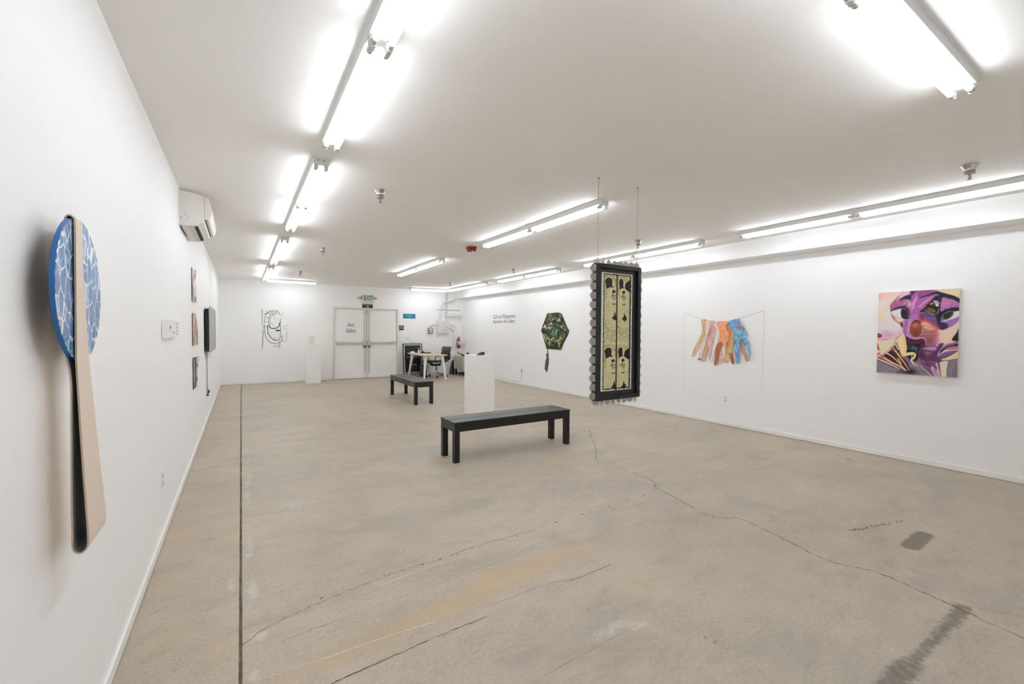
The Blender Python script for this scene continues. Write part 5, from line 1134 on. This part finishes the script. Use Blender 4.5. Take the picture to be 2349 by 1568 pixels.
part('drop_pipe', MB().tube([(.005, -.02, 0), (.005, -.02, -.50)], .010, 8), M_COND, t, smooth=True)
part('drop_box', MB().box(-.055, .055, -.03, 0, -.56, -.50), M_GEAR, t, .004)
t = thing('wall_hook_plate', 'tiny grey plug plate on the back wall under the electrical panel', 'wall plate', (5.40, YB, 1.235))
part('plate', MB().box(-.028, .022, -.008, 0, -.03, .03), mat('hook_grey', (214, 213, 210), .5), t, .003)
part('button', MB().lathe([(.011, -.014), (.011, 0)], (.085, 0, .01), 10, 'y'), mat('hook_dark', (150, 148, 145), .5), t)

# ------------------------------------------------------------------ fire extinguisher
FE = thing('fire_extinguisher', 'red fire extinguisher with black hose in the far right corner', 'fire extinguisher', (6.125, YB - .085, .84))
M_FE = mat('extinguisher_red', (158, 16, 24), .25, coat=.4)
part('cylinder', MB().lathe([(.05, 0), (.058, .006), (.058, .245), (.050, .275), (.030, .298), (.018, .305), (.018, .322)], seg=24), M_FE, FE, smooth=True)
part('label', MB().lathe([(.0586, .115), (.0586, .235)], seg=24), mat('extinguisher_label', (222, 202, 180), .5), FE, smooth=True)
part('valve', MB().box(-.018, .018, -.02, .02, .318, .350), mat('valve_metal', (90, 40, 40), .4), FE, .004)
part('lever', MB().bar((-.03, -.01, .385), (.05, -.012, .362), .014).bar((-.02, -.01, .352), (.06, -.01, .340), .012), mat('lever_dark', (70, 26, 30), .4), FE, .002)
part('hose', MB().tube([tuple(a) for a in crom([(-.015, -.02, .338), (-.055, -.03, .325), (-.078, -.04, .25), (-.076, -.04, .15), (-.066, -.035, .095), (-.055, -.035, .07)], 4)], .010, 8), mat('rubber_black', (40, 22, 24), .6), FE, smooth=True)
part('strap', MB().lathe([(.0595, .10), (.0595, .112)], seg=24), mat('strap_band', (120, 84, 60), .5), FE, smooth=True)
part('wall_bracket', MB().box(-.03, .03, .055, .084, .05, .30), M_STEEL, FE)

# ------------------------------------------------------------------ sandwich board
SB = thing('sandwich_board', 'black and white sandwich board reading GALLERY Open leaning behind the desk', 'sign board', (4.53, 12.99, 0))
tilt = math.atan2(.10, 1.0)
def sb(name, x0, x1, z0, z1, d0, d1, m, par=SB):
    f_ = lambda z, d: (d + z * math.sin(tilt) * 1.0, z * math.cos(tilt))
    v = []
    for z in (z0, z1):
        for d in (d0, d1):
            yy, zz = f_(z, d)
            for x in (x0, x1): v.append((x, yy, zz))
    return part(name, MB().add(v, [(0, 1, 3, 2), (4, 6, 7, 5), (0, 4, 5, 1), (2, 3, 7, 6), (0, 2, 6, 4), (1, 5, 7, 3)]), m, par)
for sx in (-1, 1): sb('leg', min(sx * .285, sx * .310), max(sx * .285, sx * .310), 0, 1.02, -.012, .014, M_BLACK)
sb('top_rail', -.285, .285, .995, 1.02, -.012, .014, M_BLACK); sb('bottom_rail', -.285, .285, .075, .10, -.012, .014, M_BLACK)
sb('white_border', -.285, .285, .10, .995, -.004, .004, mat('board_white', (232, 232, 230), .5)); sb('panel', -.255, .255, .13, .965, -.008, -.004, mat('board_black', (14, 13, 14), .4))
M_CHALK = mat('board_lettering', (176, 176, 178), .6)
tt = lettering('GALLERY', .105, M_CHALK, SB, (0, .605 * math.sin(tilt) - .0095, .605 * math.cos(tilt)), (math.pi / 2 - tilt, 0, 0), sx=.98, name='gallery_letters')
tt = lettering('Open', .078, M_CHALK, SB, (.035, .365 * math.sin(tilt) - .0095, .365 * math.cos(tilt)), (math.pi / 2 - tilt, 0, 0), sx=1.0, name='open_letters')
part('handle', MB().tube([(-.06, .102, 1.01), (-.06, .105, 1.055), (.06, .105, 1.055), (.06, .102, 1.01)], .005, 6), mat('handle_grey', (120, 118, 116), .5), SB)
sb('rear_foot', -.28, .28, .02, .05, .05, .08, mat('rear_grey', (150, 148, 145), .6))

# ------------------------------------------------------------------ desk
DK = thing('desk', 'pale wood desk with slanted white legs near the back corner', 'desk', (4.69, 12.27, 0))
M_WOOD = mat('pale_wood', (218, 190, 164), .45, var=.10, scale=7)
part('tabletop', MB().box(-.36, .36, -.72, .72, .70, .726), M_WOOD, DK, .008)
part('under_frame', MB().box(-.24, .24, -.56, .56, .682, .70), mat('frame_cream', (232, 226, 216), .5), DK, .004)
for sx in (-1, 1):
    for sy in (-1, 1):
        part('leg', MB().bar((sx * .25, sy * .56, .69), (sx * .335, sy * .665, 0), .075, .034, up=(0, 1, 0)), M_WHITE, DK, .004)
        part('leg_bracket', MB().bar((sx * .20, sy * .50, .690), (sx * .29, sy * .60, .672), .07, .05), mat('frame_cream', (232, 226, 216)), DK)
DT = .726
t = thing('pump_bottle', 'clear pump bottle of lavender sanitizer on the desk', 'bottle', (4.50, 12.42, DT))
part('bottle', MB().lathe([(.038, 0), (.042, .005), (.042, .085), (.034, .098), (.014, .105), (.014, .115)], seg=20), mat('sanitizer', (214, 212, 230), .15), t, smooth=True)
p_ = part('pump', MB().tube([(0, 0, .112), (0, 0, .165)], .006, 8), M_SIGNW, t, smooth=True)
part('nozzle', MB().box(-.045, .012, -.008, .008, .158, .172), M_SIGNW, p_, .004)
part('collar', MB().lathe([(.016, .108), (.016, .124)], seg=14), M_SIGNW, t, smooth=True)
t = thing('paper_stack', 'loose stack of white papers at the left end of the desk', 'papers', (4.46, 12.78, DT))
for k, (a, b_) in enumerate(((0, .0), (.06, .2), (-.03, -.12), (.02, .35))): part('sheet', MB().box(-.11 + a, .11 + a, -.15, .15, .003 * k, .003 * k + .0025), mat('copy_paper', (238, 236, 232), .7), t, rot=(0, 0, b_))
part('folded_card', MB().add([(-.06, .05, .012), (.06, .05, .012), (.06, .10, .055), (-.06, .10, .055), (.06, .14, .012), (-.06, .14, .012)], [(0, 1, 2, 3), (3, 2, 4, 5)]), mat('copy_paper', (238, 236, 232)), t)
t = thing('guest_book', 'open white booklet lying on the middle of the desk', 'booklet', (4.49, 12.08, DT))
part('left_page', MB().box(-.13, -.002, -.10, .10, 0, .008), mat('copy_paper', (238, 236, 232)), t, .003)
part('right_page', MB().box(.002, .13, -.10, .10, 0, .007), mat('copy_paper', (238, 236, 232)), t, .003)
t = thing('tape_dispenser', 'low dark desk caddy on the back edge of the desk', 'desk caddy', (4.74, 12.62, DT))
M_CAD = mat('caddy_dark', (62, 58, 54), .5)
part('base', MB().box(-.10, .10, -.05, .05, 0, .03), M_CAD, t, .006)
part('roll', MB().lathe([(.026, -.012), (.030, 0), (.026, .012)], (-.03, 0, .040), 16, 'y'), M_CAD, t, smooth=True)
t = thing('stapler', 'small black stapler on the desk near the office chair', 'stapler', (4.86, 12.50, DT))
part('base', MB().box(-.06, .06, -.016, .016, 0, .008), M_BLACK, t, .003)
part('arm', MB().bar((-.055, 0, .03), (.055, 0, .016), .026, .02), M_BLACK, t, .004)

# ------------------------------------------------------------------ office chair
CH = thing('office_chair', 'black padded office chair on a chrome five-star base behind the desk', 'office chair', (5.08, 12.48, 0), math.radians(8))
M_LEA = mat('black_leather', (34, 33, 32), .42, var=.12, scale=20); M_LEA2 = mat('grey_leather', (70, 69, 66), .45, var=.08, scale=20)
def cushion(name, pts, y0, y1, th, m):
    """padded slab following a side profile (x, z)"""
    q = crom(pts, 5); up, lo = [], []
    for i in range(len(q)):
        d = q[min(i + 1, len(q) - 1)] - q[max(i - 1, 0)]; d = d / np.linalg.norm(d); nn = np.array([-d[1], d[0]]); k = th / 2 * (.55 + .45 * math.sin(math.pi * i / (len(q) - 1)))
        up.append(tuple(q[i] + nn * k)); lo.append(tuple(q[i] - nn * k))
    return part(name, MB().prism(up + lo[::-1], lambda a, b, d: (a, d, b), y0, y1), m, CH, .012, smooth=True, bseg=3)
cushion('seat', [(-.33, .445), (-.30, .475), (-.18, .478), (0, .468), (.16, .462), (.24, .475)], -.24, .24, .075, M_LEA)
cushion('lower_back', [(.22, .47), (.30, .50), (.335, .56), (.335, .66)], -.22, .22, .06, M_LEA)
cushion('middle_back_pad', [(.325, .655), (.325, .70), (.335, .745)], -.225, .225, .075, M_LEA)
cushion('upper_back_pad', [(.335, .745), (.35, .83), (.372, .925)], -.22, .22, .07, M_LEA2)
for sy in (-1, 1):
    part('side_rail', MB().tube([tuple(a) for a in crom([(-.30, sy * .25, .46), (-.1, sy * .25, .455), (.2, sy * .25, .455), (.34, sy * .25, .54), (.36, sy * .25, .70), (.40, sy * .245, .93)], 5)], .011, 8), M_CHROME, CH, smooth=True)
    part('armrest', MB().tube([tuple(a) for a in crom([(-.16, sy * .262, .46), (-.20, sy * .275, .58), (-.17, sy * .275, .635), (0, sy * .275, .645), (.20, sy * .275, .645), (.30, sy * .265, .60), (.34, sy * .255, .55)], 5)], .013, 8), M_BLACK, CH, smooth=True)
part('tilt_mechanism', MB().box(-.16, .12, -.07, .07, .345, .40).box(-.20, -.14, -.05, .05, .36, .43), M_BLACK, CH, .012)
part('support_arm', MB().bar((-.12, 0, .37), (-.22, 0, .44), .03), M_BLACK, CH)
part('support_arm', MB().bar((.08, 0, .37), (.22, 0, .445), .03), M_BLACK, CH)
part('height_lever', MB().tube([(-.04, -.07, .36), (-.10, -.17, .33), (-.13, -.21, .31)], .006, 6), M_BLACK, CH)
part('gas_column', MB().lathe([(.026, .10), (.026, .215), (.016, .22), (.016, .36)], seg=14), M_BLACK, CH, smooth=True)
part('base_hub', MB().lathe([(.032, .075), (.036, .09), (.034, .16), (.026, .20)], seg=16), M_CHROME, CH, smooth=True)
for k in range(5):
    a = math.radians(72 * k + 100); c, s_ = math.cos(a), math.sin(a)
    part('star_arm', MB().tube([(0, 0, .125), (c * .14, s_ * .14, .118), (c * .31, s_ * .31, .078)], [.020, .016, .011], 8), M_CHROME, CH, smooth=True)
    w_ = part('caster', MB().lathe([(.018, -.022), (.027, -.020), (.027, .020), (.018, .022)], (0, 0, 0), 14, 'y'), M_BLACK, CH, loc=(c * .32, s_ * .32, .027), rot=(0, 0, a + .6), smooth=True)
    part('caster_stem', MB().tube([(0, 0, .015), (0, 0, .055)], .006, 6), M_CHROME, w_)

# ------------------------------------------------------------------ waste bin
t = thing('waste_bin', 'dark grey mesh waste bin on the floor under the desk', 'waste bin', (4.80, 12.86, 0))
M_BIN = mat('bin_mesh', (66, 66, 66), .5, metal=.2, var=.25, scale=120)
part('wall', MB().lathe([(.100, .0), (.104, .006), (.128, .355), (.126, .355), (.102, .008), (.0, .008)], seg=28), M_BIN, t, smooth=True)
part('rim', MB().lathe([(.126, .345), (.132, .348), (.132, .362), (.124, .362)], seg=28), mat('bin_rim', (48, 48, 48), .4), t, smooth=True)

# ------------------------------------------------------------------ cabinet on the right wall and what stands on it
CBN = thing('low_cabinet', 'low cream metal cabinet on thin legs along the right wall', 'cabinet', (6.055, 12.27, 0))
M_CAB = mat('cabinet_cream', (202, 196, 180), .45, var=.01)
cd, cl = .205, .60
part('body', MB().box(-cd, cd, -cl, cl, .20, .60), M_CAB, CBN, .003)
part('top_rail', MB().box(-cd - .004, cd, -cl - .004, cl + .004, .592, .604), M_CAB, CBN, .002)
for k, (y0, y1) in enumerate(((-.595, -.31), (-.295, -.005), (.005, .295), (.31, .595))):
    dr = part('door', MB().box(-cd - .012, -cd - .001, y0, y1, .21, .575), M_CAB, CBN, .003)
    kx = y0 + .03 if k % 2 else y1 - .03
    part('knob', MB().lathe([(.007, -.016), (.009, -.012), (.004, -.006), (.004, 0)], (-cd - .012, kx, .40), 10, 'x'), mat('knob_dark', (90, 84, 76), .4), dr)
for sx in (-1, 1):
    for sy in (-1, 1): part('leg', MB().box(sx * (cd - .02) - .011, sx * (cd - .02) + .011, sy * (cl - .02) - .011, sy * (cl - .02) + .011, 0, .20), M_CAB, CBN)
part('lower_shelf', MB().box(-cd + .03, cd - .03, -cl + .03, cl - .03, .06, .07), mat('shelf_dark', (40, 36, 32), .7), CBN)
CT = .604
t = thing('desk_lamp', 'small chrome lamp with round head at the far end of the cabinet', 'lamp', (5.97, 12.78, CT))
part('base', MB().lathe([(.05, 0), (.05, .008), (.012, .014)], seg=20), M_CHROME, t, smooth=True)
part('stem', MB().tube([(0, 0, .01), (.0, .0, .08)], .008, 8), M_CHROME, t, smooth=True)
part('head', MB().lathe([(.0, .055), (.04, .065), (.056, .10), (.050, .135), (.02, .16), (0, .163)], seg=20), M_CHROME, t, smooth=True)
part('switch_knob', MB().box(.045, .075, -.012, .012, .06, .10), M_BLACK, t, .003)
t = thing('telephone', 'black handset telephone lying on the cabinet', 'telephone', (5.97, 12.42, CT))
part('base', MB().box(-.07, .07, -.08, .08, 0, .022), mat('phone_silver', (150, 150, 148), .4), t, .006)
part('handset', MB().bar((-.03, .10, .062), (.02, -.11, .030), .04, .04), M_BLACK, t, .008)
t = thing('black_speaker', 'upright black speaker on the cabinet behind the tall pedestal', 'speaker', (5.97, 12.12, CT))
part('cylinder', MB().lathe([(.048, 0), (.052, .01), (.052, .11), (.046, .128), (.02, .138), (0, .139)], seg=22), mat('speaker_black', (20, 20, 21), .6), t, smooth=True)
part('foot', MB().box(-.065, .065, -.075, .075, 0, .006), M_BLACK, t, .002)
t = thing('tote_bag', 'black bag slumped on the floor against the cabinet end', 'bag', (5.87, 12.99, 0))
M_BAG = mat('black_fabric', (18, 18, 19), .8, var=.3, scale=16)
part('body', MB().prism([(-.10, 0), (.12, 0), (.115, .20), (.09, .38), (.06, .46), (.01, .47), (-.05, .36), (-.09, .2)], lambda a, b, d: (a, d, b), -.07, .07), M_BAG, t, .03, smooth=True, bseg=3)
part('strap', MB().tube([tuple(a) for a in crom([(.02, 0, .45), (-.0, -.02, .53), (.05, -.05, .60), (.10, -.06, .57), (.07, -.07, .42), (.06, -.08, .28)], 5)], .008, 6), mat('strap_dark', (70, 66, 62), .7), t, smooth=True)
t = thing('white_cord', 'pale cord hanging over the far end of the cabinet', 'cord', (5.78, 12.86, 0))
part('cord', MB().tube([tuple(a) for a in crom([(.06, -.02, .612), (.0, .01, .60), (-.015, .02, .52), (-.02, .03, .30), (-.02, .02, .10), (-.03, 0, .010), (-.07, -.04, .008)], 5)], .006, 6), mat('cord_pale', (206, 200, 190), .5), t, smooth=True)
